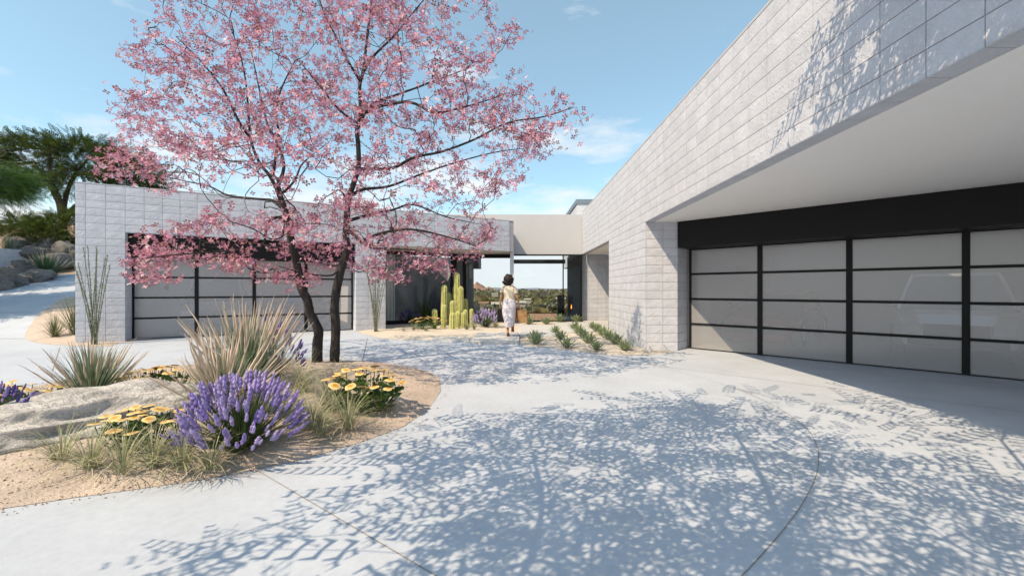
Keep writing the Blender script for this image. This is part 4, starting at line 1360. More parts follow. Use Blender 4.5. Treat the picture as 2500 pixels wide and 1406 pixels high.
for (u, y, h, n, lab) in ((300, 1150, .55, 70, 'loose tuft in front of the middle yellow flowers at the bed edge'), (150, 1122, .46, 90, 'pale green tuft growing at the boulder foot'), (222, 1138, .50, 110, 'thin tuft between the boulder foot and the yellow flowers'),
                          (445, 1140, .52, 130, 'arching tuft left of the front lavender base'), (765, 1045, .55, 150, 'wispy tuft right of the front lavender'), (805, 1005, .62, 190, 'dense wispy tuft between lavender and right yellow flowers'), (850, 1042, .50, 130, 'thin tuft in front of the right yellow flowers'),
                          (735, 962, .66, 190, 'grey tuft at the foot of the left trunk'), (828, 940, .55, 150, 'grey tuft at the foot of the right trunk'), (948, 1000, .24, 36, 'small sparse tuft right of the yellow flowers'), (515, 1142, .36, 80, 'short tuft under the front lavender'), (375, 1132, .46, 100, 'straw tuft under the middle yellow flowers'), (700, 1020, .60, 130, 'tall wispy tuft behind the front lavender'), (785, 1060, .30, 60, 'low tuft at the bed edge right of the lavender'), (290, 960, .45, 90, 'wispy tuft right of the blue green clump'), (120, 1000, .40, 80, 'wispy tuft between the boulder and the left yellow flowers')):
    tuft(u, y, lab, h, n, .0085, cols=TCOL if n < 140 else ((.36, .37, .25), (.28, .31, .2), (.42, .41, .29)), xy=gi(u, y), z=.06)

# pale boulder
def boulder(name, label, c, size, mat, seed, rough=.28, sub=4, rz=0.0, cat='boulder', group=None, flat=.25, ridged=True):
    import bmesh
    bm = bmesh.new()
    bmesh.ops.create_icosphere(bm, subdivisions=sub, radius=1.0)
    for v in bm.verts:
        p = v.co.copy()
        n1 = mnoise.noise(p * 1.3 + Vector((seed, 0, 0)))
        n2 = mnoise.noise(p * 3.1 + Vector((0, seed, 0)))
        n3 = mnoise.noise(p * 7.5 + Vector((0, 0, seed)))
        rg = 1 - abs(mnoise.noise(Vector((p.x * 1.6, p.y * 1.6, p.z * 3.4)) + Vector((seed, 4, 2)))) * 2
        k = 1 + rough * n1 + rough * .45 * n2 + rough * .18 * n3 + (rough * .35 * rg if ridged else 0)
        q = p * k
        if q.z < -flat: q.z = -flat + (q.z + flat) * .15
        v.co = Vector((q.x * size[0], q.y * size[1], q.z * size[2]))
    me = bpy.data.meshes.new(name); bm.to_mesh(me); bm.free()
    for p in me.polygons: p.use_smooth = True
    me.materials.append(mat)
    o = link(name, me); o.location = c; o.rotation_euler = (0, 0, rz)
    tag(o, label, cat, group)
    return o
bx, by = gp(205, 1065)
boulder('boulder', 'long pale weathered boulder lying across the left end of the sand bed', (-4.28, 4.38, .04), (1.25, .56, .33), M['boulder'], 3.7, .34, 6, math.radians(64), flat=.42)
bx, by = gp(60, 985)
boulder('boulder', 'low grey stone behind the pale boulder under the yellow flowers', (bx - .1, by - .35, .06), (.55, .3, .19), M['boulder'], 8.2, .25, 4, .2)

# ---- planting by the entry
zb = .05
COLS = [(1083.6, 696, 797, 14), (1116, 666, 796, 14), (1126, 700, 797, 12), (1096.5, 715, 792, 12), (1106, 735, 799, 12), (1137.6, 730, 793, 11), (1083, 745, 802, 12), (1062, 755, 797, 13), (1104, 764, 806, 14), (1117, 761, 803, 12), (1131, 763, 803, 12), (1138, 757, 799, 10), (1152, 755, 799, 9), (1110, 700, 792, 8)]
cx0, cy0 = gp(1108, 800)
cact = thing('columnar_cactus', 'cluster of tall yellow green ribbed cactus columns before the dark glass', 'cactus', (cx0, cy0, zb - .02))
M['cactus'] = leaf_material('cactus_skin', .06, .6)
for (u, yt, ybs, wd) in COLS:
    x_, d_ = gp(u, ybs)
    h = (ybs - yt) / F * d_ ; r_ = wd / 2 / F * d_ * 1.05
    nr = 10; sd_ = nr * 2; V = []; C = []
    ns = 26
    leanx = R.uniform(-.03, .03)
    for i in range(ns + 1):
        s_ = i / ns
        zz = h * s_
        top = max(0.0, (zz - (h - r_ * 1.3)) / (r_ * 1.3))
        rr = r_ * (0.86 + .14 * min(1, s_ * 4)) * math.sqrt(max(0.0, 1 - top ** 2)) + .004
        rr *= 1 + .03 * mnoise.noise(Vector((u, s_ * 5, 0)))
        for q in range(sd_):
            a = q * 6.283 / sd_; rib = 1.0 if q % 2 == 0 else .78
            V.append((x_ - cx0 + leanx * s_ + math.cos(a) * rr * rib, d_ - cy0 + math.sin(a) * rr * rib, zz))
            C.append(np.clip(np.array((.66, .64, .28) if q % 2 == 0 else (.34, .36, .11)) * R.uniform(.72, 1.18), 0, 1))
    fs = [(i * sd_ + q, i * sd_ + (q + 1) % sd_, (i + 1) * sd_ + (q + 1) % sd_, (i + 1) * sd_ + q) for i in range(ns) for q in range(sd_)]
    fs.append(tuple(range(ns * sd_, (ns + 1) * sd_)))
    mb = MB(); mb.add(V, fs, np.array(C)); mb.build('cactus_column', M['cactus'], cact)
yellow_flowers(1046, 806, 'yellow flower clump in front of the cactus columns', .68, .34, .42, 34, .062, leafn=260)
yucca(1040, 788, 'tall green spiky clump left of the cactus before the dark glass', 1.35, 130, .03, 1.15, .45, 0, cols=((.13, .18, .07), (.10, .14, .06), (.17, .22, .10)))
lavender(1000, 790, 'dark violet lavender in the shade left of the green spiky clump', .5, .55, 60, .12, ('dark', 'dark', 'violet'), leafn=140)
lavender(1070, 786, 'violet lavender peeping out behind the cactus columns', .5, .85, 40, .12, ('violet', 'lilac', 'violet'), leafn=80)
lavender(1186, 801, 'pale lavender bush right of the cactus columns', .62, .68, 110, .13, ('lilac', 'violet', 'pale'), leafn=220)
yucca(1165, 785, 'white spiky dried clump behind the pale lavender', .95, 60, .03, 1.0, .3, 0, cols=((.6, .6, .58), (.5, .5, .5)), name='dry_plant')
yucca(1143, 790, 'dark green spiky clump between cactus and hall glass', .95, 60, .02, .9, .3, 0, cols=GREEN)
for (u, y, h, n, lab) in ((1010, 810, .42, 60, 'straw tuft left of the entry yellow flowers'), (1140, 808, .42, 90, 'grass tuft at the foot of the cactus columns'), (1210, 803, .45, 110, 'grass tuft right of the pale lavender'), (1158, 808, .36, 70, 'grass tuft left of the pale lavender'), (985, 812, .3, 26, 'sparse tuft on the gravel left of the yellow flowers'), (1040, 812, .35, 60, 'grass tuft before the entry yellow flowers')):
    tuft(u, y, lab, h, n, .010, cols=((.26, .28, .16), (.33, .33, .20), (.2, .24, .12)))

def ocotillo(u, y, label, h, stems, lean, xy=None):
    x_, y_ = xy if xy else gp(u, y)
    rs = np.random.RandomState(int(u))
    t = thing('ocotillo', label, 'plant', (x_, y_, .02), 'ocotillos against the block piers')
    for i in range(stems):
        a = rs.uniform(0, 6.283); sp = lean * rs.uniform(.25, 1.0)
        sp_x = (i / (stems - 1) * 2 - 1) * lean
        top = np.array((sp_x + rs.uniform(-.06, .06), rs.uniform(-.22, .1), h * rs.uniform(.8, 1.02)))
        p0 = np.array((rs.uniform(-.05, .05), rs.uniform(-.05, .05), 0)); m1 = p0 + (top - p0) * np.array((.42, .42, .5))
        pts = smooth_loop([p0, m1, top], 14, False)
        mb = MB()
        mb.tube(pts, radline(len(pts), .013, .006), 5, (.24, .25, .17), jit=.2)
        # small leaves all along the cane
        n = 150; k = rs.uniform(0, len(pts) - 1.01, n); lo_ = k.astype(int)
        pp = pts[lo_] + (pts[lo_ + 1] - pts[lo_]) * (k - lo_)[:, None]
        lv = np.array([(-.008, 0, 0), (.008, 0, 0), (.006, 0, .03), (-.006, 0, .03)]); 
        dv = rs.normal(0, 1, (n, 3)); dv[:, 2] = np.abs(dv[:, 2]) * .5
        mb.inst(lv, np.array([(0, 1, 2, 3)]), rot_to(dv, rs.uniform(0, 6.28, n)), pp, np.array((.20, .24, .11)) * rs.uniform(.6, 1.3, (n, 1)))
        mb.build('cane', M['leaf'], t)
    return t
ocotillo(230, 842, 'tall ocotillo with thin leafy canes against the left garage pier', 2.55, 11, .52)
ocotillo(918, 811, 'ocotillo with thin leafy canes against the pier right of the garage door', 2.5, 11, .42)
yucca(133, 826, 'small spiky clump in the corner bed left of the pier', .72, 130, .016, 1.3, .35, 0, cols=((.14, .16, .08), (.10, .13, .06), (.2, .2, .12)), z=.03)
yucca(178, 805, 'taller spiky clump half hidden behind the left pier edge', 1.35, 130, .022, 1.2, .35, 0, cols=((.12, .15, .07), (.09, .12, .06), (.17, .18, .1)), z=.06, xy=(-13.25, 12.95))

# ---- agaves in rows
def agave_mesh(seed):
    rs = np.random.RandomState(seed); mb = MB()
    n = 26
    for i in range(n):
        az = i * 2.39996 + rs.uniform(-.15, .15); s0 = i / n; th = 1.15 * (1 - s0) + .12; L_ = .36 * rs.uniform(.85, 1.15) * (.75 + .25 * (1 - s0))
        out = np.array((math.cos(az), math.sin(az), 0)); sd = np.array((-math.sin(az), math.cos(az), 0))
        V = []; C = []; p = out * .02; a = th
        col = np.array(((.10, .17, .10), (.14, .21, .12), (.08, .14, .08))[rs.randint(3)])
        for k in range(5):
            s_ = k / 4; wv = .032 * (.7 + 1.3 * s_ - 2.0 * s_ * s_ if s_ < 1 else 0) + .002
            V += [p - sd * wv + np.array((0, 0, wv * .5)), p, p + sd * wv + np.array((0, 0, wv * .5))]
            edge = np.array((.55, .58, .34)); cm = col * (.8 + .35 * s_)
            C += [edge * .6 + cm * .4, cm, edge * .6 + cm * .4]
            d_ = out * math.sin(a) + np.array((0, 0, math.cos(a))); p = p + d_ * L_ / 4; a -= .06
        fs = np.array([(3 * k + j, 3 * k + j + 1, 3 * k + j + 4, 3 * k + j + 3) for k in range(4) for j in (0, 1)])
        mb.add(V, fs, np.array(C))
    return mb.mesh('agave', M['leaf'])
AG = [agave_mesh(s_) for s_ in (1, 2, 3)]
def agave(xy, label, sc=1.0, z=.03):
    o = link('agave', AG[R.randint(3)]); o.location = (*xy, z); o.rotation_euler = (0, 0, R.uniform(0, 6.28)); o.scale = (sc * R.uniform(.9, 1.1),) * 3
    return tag(o, label, 'agave', 'agaves planted in rows in the entry gravel')
def row(a, b, n):
    return [tuple(np.array(a) + (np.array(b) - np.array(a)) * (i / max(1, n - 1))) for i in range(n)]
ORD = ['nearest', 'second', 'third', 'fourth', 'fifth', 'sixth']
rowsA = [('single column nearest the entry step', [gp(1309, 843), gp(1306, 832)]),
         ('second column from the entry step', row(gp(1383, 851), gp(1357, 816), 3)),
         ('third column from the entry step', row(gp(1456, 858), gp(1404, 806), 5)),
         ('column along the right hand block wall', row(gp(1526, 858), gp(1447, 804), 6))]
for nm, pts in rowsA:
    for i, p in enumerate(pts):
        agave(p, f'{ORD[i]} agave in the {nm}', .98)
for (u, y, lab) in ((1291, 793, 'agave behind the paper bags before the hall glass'), (1333, 793, 'agave at the middle of the hall glass sill'), (1366, 787, 'agave before the cabinet end of the hall glass'), (1407, 787, 'agave at the right end of the hall glass')):
    agave(gp(u, y), lab, 1.15)

# ---- hillside at the left: boulders, retaining wall, clumps
rkl = [((-16, 708), 20.0, (.62, .5, .48), 1, 'rounded dark boulder cut by the left edge at the ramp side'),
       ((22, 700), 20.8, (.42, .4, .42), 2, 'dark boulder second from the left edge by the ramp'),
       ((12, 685), 22.3, (.95, .5, .55), 3, 'broad dark boulder behind the two edge boulders'),
       ((48, 694), 21.4, (.34, .3, .27), 4, 'small dark boulder low beside the ramp'),
       ((73, 684), 22.2, (.55, .45, .36), 5, 'pointed dark boulder in front of the big slab'),
       ((62, 655), 23.0, (.62, .5, .40), 6, 'block shaped boulder resting on top of the pile'),
       ((98, 680), 22.8, (.72, .55, .42), 7, 'sloping slab boulder at the right end of the pile')]
for (u, y), d_, sz_, sd_, lab in rkl:
    c = pd(u, y, d_)
    zc = max(gz(c.x, d_) + sz_[2] * .3, c.z) if sd_ == 6 else gz(c.x, d_) + sz_[2] * .42
    boulder('boulder', lab, (c.x, d_, zc), sz_, M['rock'], sd_ * 3.1, .34, 4, sd_ * 1.3, group='dark boulders piled beside the ramp', flat=.5)
for (u, y, d_, sz_, sd_, lab) in ((72, 608, 29.0, (1.5, .9, .8), 21, 'left and largest rock of the ridge above the retaining wall'), (118, 613, 28.5, (1.0, .8, .7), 22, 'middle rock of the ridge with a peaked top'), (163, 622, 28.0, (.85, .7, .75), 23, 'right rock of the ridge beside the garage corner'), (95, 618, 27.6, (1.1, .6, .45), 24, 'low rock in front of the ridge'), (150, 640, 26.5, (1.2, .7, .5), 25, 'flat rock behind the plumed clump')):
    c = pd(u, y, d_)
    boulder('boulder', lab, (c.x, d_, c.z), sz_, M['rock'], sd_ * 1.7, .36, 4, sd_ * .7, group='rocks of the hillside ridge', flat=.8)
a0 = pd(-70, 657, 24.2); a1 = pd(86, 668, 27.5)
dv = Vector((a1.x - a0.x, a1.y - a0.y, 0)); Lw = dv.length; dv.normalize(); iv = (-dv.y, dv.x)
zt = pd(0, 605, 25.4).z; 
rwall = thing('retaining_wall', 'pale block retaining wall holding the slope above the dark boulders', 'wall', (a0.x, a0.y, 2.2))
mb = MB(); mb.obox((0, 0), dv, iv, .01, Lw, .012, .3, -.6, zt - 2.2 - .006)
rw = PART(mb, 'wall_core', M['mortar'], rwall); rw.location = (0, 0, 0)
ent = []; block_wall(ent, (0, 0), (dv.x, dv.y), iv, [k * BW for k in range(int(Lw / BW) + 1)], [(zt - 2.2 - (k + 1) * .25, .25) for k in range(6)])
for i, (mt, wd, h) in enumerate(ent): link('block', block_mesh(wd, h, i % 5)[2], rw, matrix=mt)
c = pd(112, 669, 23.6)
yucca(112, 669, 'broad green clump with thin straw plumes beside the dark boulders', 1.5, 520, .035, 1.35, .55, 44, .55, .72, cols=((.09, .17, .08), (.13, .20, .10), (.07, .13, .07)), xy=(c.x, 23.6), z=gz(c.x, 23.6), pspread=.95)
c = pd(22, 612, 26.8)
yucca(22, 612, 'grey green clump on top of the block retaining wall', 1.15, 150, .028, 1.2, .4, 14, .4, .75, xy=(c.x, 26.8), z=c.z - .1, pspread=.9)
# ------------------------------------------------------------------ valley behind the house
rs = np.random.RandomState(77)
def crowns(n, y0, y1, rmin, rmax, nq, xf=.55, qs=.34):
    yy = 1 / rs.uniform(1 / y1, 1 / y0, n); xx = yy * rs.uniform(-.42, xf, n)
    rr = rs.uniform(rmin, rmax, n); zz = terrain(xx, yy)
    mb = MB()
    q = rs.normal(0, 1, (n, nq, 3)); q /= np.linalg.norm(q, axis=2, keepdims=True); q[:, :, 2] = np.abs(q[:, :, 2]) * 1.0 - .25
    lump = 1 + .28 * np.sin(q[:, :, 0] * 4 + rs.uniform(0, 6, (n, 1))) * np.cos(q[:, :, 1] * 5 + rs.uniform(0, 6, (n, 1)))
    hh = rs.uniform(.6, .95, n)
    P = q * (lump * rs.uniform(.72, 1.05, (n, nq)))[:, :, None] * np.stack([rr, rr, rr * hh], 1)[:, None] + np.stack([xx, yy, zz + rr * hh * .62], 1)[:, None]
    nn = q + rs.normal(0, .5, q.shape)
    col = 1.5 * np.array([(.085, .078, .032), (.058, .062, .028), (.115, .095, .045), (.11, .105, .035), (.095, .082, .05)])[rs.randint(0, 5, n)]
    cols = np.repeat(col[:, None], nq, 1) * rs.uniform(.65, 1.4, (n, nq, 1))
    t = np.array([(-1, -.6, 0), (.2, -1, .1), (1, .5, 0), (-.3, 1, -.1)])
    m = rot_to(nn.reshape(-1, 3), rs.uniform(0, 6.28, n * nq)) * (np.repeat(rr, nq) * qs * rs.uniform(.6, 1.2, n * nq))[:, None, None]
    mb.inst(t, np.array([(0, 1, 2, 3)]), m, P.reshape(-1, 3), cols.reshape(-1, 3))
    return mb
crowns(520, 50, 160, 1.3, 2.6, 90, qs=.30).build('valley_woods', M['leaf'], kind='stuff')
crowns(900, 160, 600, 2.0, 4.2, 40, qs=.40).build('valley_woods', M['leaf'], kind='stuff')
crowns(1500, 600, 3000, 4, 9, 14, qs=.6).build('valley_woods', M['leaf'], kind='stuff')
for (u, yb, d_, r_, col, lab) in ((1368, 757, 62, 1.9, ((.24, .21, .03), (.19, .18, .03)), 'yellow green bushy tree beyond the hall glass beside the cabinet'), (1340, 752, 72, 2.3, ((.10, .115, .05), (.13, .135, .06)), 'grey green tree rising highest beyond the middle of the hall glass'), (1300, 762, 66, 1.8, ((.15, .14, .06), (.18, .16, .08)), 'rounded olive tree beyond the hall glass above the brown roof')):
    x_ = (u - CX) / F * d_; zb_ = float(terrain(x_, d_))
    t = thing('valley_tree', lab, 'tree', (x_, d_, zb_), 'trees just below the house')
    mb = MB(); mb.tube([(0, 0, -.3), (.05, 0, r_ * .5), (0, .1, r_ * 1.2)], [.18, .14, .06], 6); mb.build('trunk', M['bark2'], t)
    n = 900
    q = rs.normal(0, 1, (n, 3)); q /= np.linalg.norm(q, axis=1, keepdims=True)
    lump = 1 + .3 * np.sin(q[:, 0] * 5) * np.cos(q[:, 2] * 6 + q[:, 1] * 3)
    P = q * (lump * rs.uniform(.6, 1.05, n))[:, None] * [r_, r_, r_ * .85] + [0, 0, r_ * 1.25]
    tq = np.array([(-1, -.6, 0), (.2, -1, .1), (1, .5, 0), (-.3, 1, -.1)])
    mb = MB(); mb.inst(tq, np.array([(0, 1, 2, 3)]), rot_to(q + rs.normal(0, .6, q.shape), rs.uniform(0, 6.28, n)) * .24, P, np.array(col)[rs.randint(0, len(col), n)] * rs.uniform(.6, 1.4, (n, 1)))
    mb.build('crown', M['leaf'], t, kind='stuff')
M['tiles'] = material('roof_tiles', (.24, .14, .09), .9, var=.2, scale=2)
M['housewall'] = material('house_wall', (.34, .30, .26), .9)
def valley_house(u, yr, d_, wd, dp, hw_, rise, lab, roof='tiles', group='houses in the valley'):
    x_ = (u - CX) / F * d_; zr = CAM + (CY - yr) / F * d_
    ze = zr - rise
    t = thing('house', lab, 'house', (x_, d_, ze - hw_), group)
    mb = MB(); mb.box(-wd / 2, wd / 2, 0, dp, 0 - 2, hw_)
    mb.add([(-wd / 2, 0, hw_), (-wd / 2, dp, hw_), (-wd / 2, dp / 2, hw_ + rise * .96), (wd / 2, 0, hw_), (wd / 2, dp, hw_), (wd / 2, dp / 2, hw_ + rise * .96)], [(0, 1, 2), (3, 5, 4)])
    mb.build('wall', M['housewall'], t)
    o_ = .35; mb = MB()
    for s_ in (0, 1):
        y0, y1 = (-o_, dp / 2) if s_ == 0 else (dp + o_, dp / 2)
        zl = hw_ - rise * o_ / (dp / 2)
        a = [(-wd / 2 - o_, y0, zl), (wd / 2 + o_, y0, zl), (wd / 2 + o_, y1, hw_ + rise), (-wd / 2 - o_, y1, hw_ + rise)]
        if s_: a = a[::-1]
        mb.add(a + [(p[0], p[1], p[2] + .14) for p in a], [(3, 2, 1, 0), (4, 5, 6, 7), (0, 1, 5, 4), (1, 2, 6, 5), (2, 3, 7, 6), (3, 0, 4, 7)])
    mb.build('roof', M[roof], t)
    for k in (-.28, .12):
        mb = MB(); mb.box(wd * k, wd * k + wd * .16, -.04, .03, hw_ * .3, hw_ * .75); mb.build('window', M['black'], t)
valley_house(1338, 771, 41, 2.7, 5, 2.2, .75, 'brown roofed house just below the hall glass')
M['paleroof'] = material('pale_roof', (.36, .33, .29), .9)
for (u, y, d_, w_, lab) in ((1208, 716, 420, 6, 'small white house far off left of the woman among the trees'), (1212, 738, 150, 3.2, 'pale roof in the woods beside the walking woman left arm'), (1272, 735, 170, 3.2, 'pale roof in the woods right of the walking woman elbow'), (1368, 727, 260, 6, 'white building among trees right of the tall olive tree'), (1288, 729, 300, 4.5, 'faint pale house in the middle distance of the valley'), (1180, 737, 190, 4, 'terracotta roof in the woods above the lavender')):
    valley_house(u, y, d_, w_, w_ * .7, .8, .6, lab, 'tiles' if 'terracotta' in lab else 'paleroof')
# distant rocky hills
def ridge(pts, d_, name, thick):
    rs_ = np.random.RandomState(int(d_)); V = []; n = 60
    us = np.linspace(pts[0][0], pts[-1][0], n); ys = np.interp(us, [p[0] for p in pts], [p[1] for p in pts])
    rows = 9; fs = []
    for r_ in range(rows):
        f = r_ / (rows - 1)
        for i in range(n):
            x_ = (us[i] - CX) / F * d_
            top = CAM + (CY - ys[i]) / F * d_ + 10
            hgt = top * (1 - abs(2 * f - 1) ** 1.1) + rs_.normal(0, 2.0) * (1 - abs(2 * f - 1))
            V.append((x_, d_ + (f - .5) * thick, -30 + (hgt + 30 - 10) if 0 < r_ < rows - 1 else -35))
    for r_ in range(rows - 1):
        for i in range(n - 1): fs.append((r_ * n + i, r_ * n + i + 1, (r_ + 1) * n + i + 1, (r_ + 1) * n + i))
    mb = MB(); mb.add(V, fs); return mb.build(name, M['mountain'], kind='structure')
ridge([(1130, 707), (1150, 700), (1158, 694), (1164, 688), (1172, 693), (1180, 697), (1188, 703), (1193, 699), (1200, 703), (1210, 706)], 3200, 'hills', 300)
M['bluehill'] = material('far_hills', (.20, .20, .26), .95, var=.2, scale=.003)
h2 = ridge([(1040, 704), (1150, 703), (1205, 702), (1260, 704), (1300, 703), (1370, 705), (1460, 702), (1600, 704), (1800, 700)], 6500, 'far_hills', 900)
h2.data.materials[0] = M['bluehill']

# ------------------------------------------------------------------ cars inside the garages
M['tyre'] = material('tyre', (.02, .02, .02), .9)
M['rim'] = material('rim', (.5, .5, .52), .3, metal=.8)
M['carglass'] = material('car_glass', (.03, .035, .045), .08, spec=.6)
M['lamp'] = material('lamp_glass', (.75, .78, .8), .12, spec=.7)
def paint(n, c): M[n] = material(n, c, .22, metal=.3, spec=.6); return M[n]
def car(label, xy, fwd, pm, length=4.8, hw=.97, belt=1.02, roof=1.74, nose=.92, cab=(-2.1, 1.05), z=.02):
    a = math.atan2(fwd[1], fwd[0])
    t = thing('parked_car', label, 'car', (*xy, z), 'cars parked in the garages', a)
    h = length / 2
    st = [(-h, .80, belt - .18), (-h + .15, .93, belt), (-h * .5, 1.0, belt + .03), (h * .25, 1.0, belt + .01), (h * .6, .985, belt - .03), (h * .88, .94, nose), (h - .04, .84, nose - .18), (h, .74, nose - .30)]
    V = []; n = 0
    for x_, wf, zt in st:
        w_ = hw * wf; zb_ = .26 if abs(x_) < h - .1 else .34
        half = [(0, zt + .02), (w_ * .6, zt + .015), (w_ * .92, zt - .05), (w_, zt - .28), (w_, zb_ + .18), (w_ * .92, zb_), (0, zb_)]
        ring = half + [(-p[0], p[1]) for p in half[-2:0:-1]]
        n = len(ring); V += [(x_, p[0], p[1]) for p in ring]
    fs = [(i * n + k, i * n + (k + 1) % n, (i + 1) * n + (k + 1) % n, (i + 1) * n + k) for i in range(len(st) - 1) for k in range(n)]
    fs += [tuple(range(n - 1, -1, -1)), tuple(range((len(st) - 1) * n, len(st) * n))]
    mb = MB(); mb.add(V, fs); mb.build('body', pm, t, smooth=False)
    c0, c1 = cab; mb = MB()
    lo_ = [(c0, .86), (c1, .90)]; 
    V = [(c0, -hw * .88, belt), (c0, hw * .88, belt), (c1 + .35, hw * .9, belt - .02), (c1 + .35, -hw * .9, belt - .02), (c0 + .35, -hw * .68, roof), (c0 + .35, hw * .68, roof), (c1 - .55, hw * .70, roof), (c1 - .55, -hw * .70, roof)]
    mb.add(V, [(0, 1, 5, 4), (1, 2, 6, 5), (2, 3, 7, 6), (3, 0, 4, 7)]); mb.build('windscreen', M['carglass'], t)
    mb = MB(); mb.box(c0 + .33, c1 - .53, -hw * .7, hw * .7, roof - .01, roof + .05)
    for yy in (-1, 1):
        mb.tube([(c1 + .33, yy * hw * .9, belt - .02), (c1 - .55, yy * hw * .70, roof + .01)], .035, 6)
        mb.tube([(c0, yy * hw * .88, belt), (c0 + .35, yy * hw * .68, roof + .01)], .05, 6)
    mb.build('car_roof', pm, t)
    for sx in (-h * .62, h * .62):
        for sy in (-1, 1):
            mb = MB(); yy = sy * (hw - .10); mb.tube([(sx, yy - .11, .34), (sx, yy - .1, .34), (sx, yy + .1, .34), (sx, yy + .11, .34)], [.30, .34, .34, .30], 18); wv = mb.build('wheel', M['tyre'], t)
            mb = MB(); mb.tube([(sx, yy + sy * .10, .34), (sx, yy + sy * .125, .34)], [.22, .18], 12); mb.build('rim', M['rim'], wv)
    mb = MB(); mb.box(h - .06, h + .03, -hw * .46, hw * .46, nose - .40, nose - .17); mb.build('grille', M['black'], t)
    mb = MB(); mb.box(h - .12, h + .035, -hw * .7, hw * .7, .34, .46); mb.build('bumper', M['black'], t)
    for sy in (-1, 1):
        mb = MB(); mb.prism([(h - .30, sy * hw * .86), (h - .02, sy * hw * .78), (h + .03, sy * hw * .50), (h - .04, sy * hw * .50)][::sy], nose - .34, nose - .18); mb.build('headlight', M['lamp'], t)
        mb = MB(); mb.tube([(c1 + .1, sy * hw * .95, belt + .05), (c1 + .05, sy * (hw + .16), belt + .1)], [.03, .09], 6); mb.build('mirror', pm, t)
nr = np.array((-s2, -s2))
car('silver car with a dark grille behind the right panes of the large glazed door', (10.15, 9.85), nr, paint('silver_paint', (.62, .64, .68)))
car('red car blurred behind the left panes of the large glazed door', (7.55, 12.25), nr, paint('red_paint', (.45, .05, .035)), 4.4, .92, .86, 1.30, .72, (-1.7, .5))
nl_ = -IL
for t_, lab, pn, colr, kw in ((2.75, 'grey car behind the left panes of the garage door at the pink tree', 'grey_paint', (.42, .44, .48), {}), (5.62, 'orange red car behind the right panes of the garage door at the pink tree', 'orange_paint', (.5, .12, .07), dict(length=4.4, hw=.92, belt=.86, roof=1.30, nose=.72, cab=(-1.7, .5)))):
    car(lab, PL(t_, 4.0), nl_, paint(pn, colr), **kw)

# ------------------------------------------------------------------ woman with bags
M['skin'] = material('skin', (.42, .22, .14), .55, spec=.3)
M['hair'] = material('hair', (.022, .014, .011), .6, var=.4, scale=30, bump=.6, bscale=60)
M['cream'] = material('cream_knit', (.68, .61, .48), .9, var=.04, scale=8, bump=.25, bscale=160, dist=.004)
M['kraft'] = material('kraft_paper', (.42, .25, .12), .85, var=.07, scale=9, bump=.3, bscale=18, dist=.01)
M['orange'] = material('orange_ink', (.75, .20, .04), .8)
M['blackbag'] = material('black_plastic', (.012, .012, .014), .3, bump=.8, bscale=22, dist=.02)
M['leather'] = material('brown_leather', (.13, .045, .022), .5)
def skirt_mat():
    m, t, b = mat_nodes('floral_cotton')
    b.inputs['Roughness'].default_value = .9
    tcn = t.nodes.new('ShaderNodeTexCoord'); vo = t.nodes.new('ShaderNodeTexVoronoi'); vo.inputs['Scale'].default_value = 26
    cr = t.nodes.new('ShaderNodeValToRGB'); cr.color_ramp.elements[0].position = .20; cr.color_ramp.elements[0].color = (.62, .20, .20, 1); cr.color_ramp.elements[1].position = .30; cr.color_ramp.elements[1].color = (.62, .61, .68, 1)
    t.links.new(tcn.outputs['Object'], vo.inputs['Vector']); t.links.new(vo.outputs['Distance'], cr.inputs['Fac']); t.links.new(cr.outputs['Color'], b.inputs['Base Color'])
    return m
M['skirt'] = skirt_mat()
wx, wy = gp(1240, 820, .078)
woman = thing('person', 'woman with dark wavy hair walking away in cream top and pale floral skirt', 'person', (wx, wy, .078))
def skin_body(name, verts, edges, radii, mat, parent, root=0, sub=2):
    me = bpy.data.meshes.new(name + '_skeleton'); me.from_pydata(verts, edges, [])
    o = bpy.data.objects.new(name + '_skeleton', me); COL.objects.link(o)
    m1 = o.modifiers.new('s', 'SKIN'); m1.use_smooth_shade = True
    sk = me.skin_vertices[0].data
    for i, r_ in enumerate(radii):
        sk[i].radius = r_ if isinstance(r_, tuple) else (r_, r_); sk[i].use_root = (i == root)
    m2 = o.modifiers.new('d', 'SUBSURF'); m2.levels = sub; m2.render_levels = sub
    bpy.context.view_layer.update()
    dgx = bpy.context.evaluated_depsgraph_get()
    nm = bpy.data.meshes.new_from_object(o.evaluated_get(dgx))
    bpy.data.objects.remove(o, do_unlink=True)
    nm.materials.clear(); nm.materials.append(mat)
    for p in nm.polygons: p.use_smooth = True
    return link(name, nm, parent)
V = []; E = []; RD = []
def vx(p, r_, par=None):
    V.append(tuple(p)); RD.append(r_)
    if par is not None: E.append((par, len(V) - 1))
    return len(V) - 1
pel = vx((.035, 0, .93), (.13, .10))
sp1 = vx((.04, .01, 1.10), (.11, .08), pel); sp2 = vx((.035, .0, 1.30), (.12, .085), sp1); nk0 = vx((.03, -.005, 1.46), (.06, .055), sp2)
nk1 = vx((.03, .01, 1.53), .048, nk0); hd0 = vx((.03, .03, 1.62), (.072, .085), nk1); hd1 = vx((.03, .03, 1.72), (.075, .088), hd0); hd2 = vx((.03, .02, 1.775), (.05, .06), hd1)
vx((.085, .105, 1.635), .011, hd0)                     # nose, head turned to the right
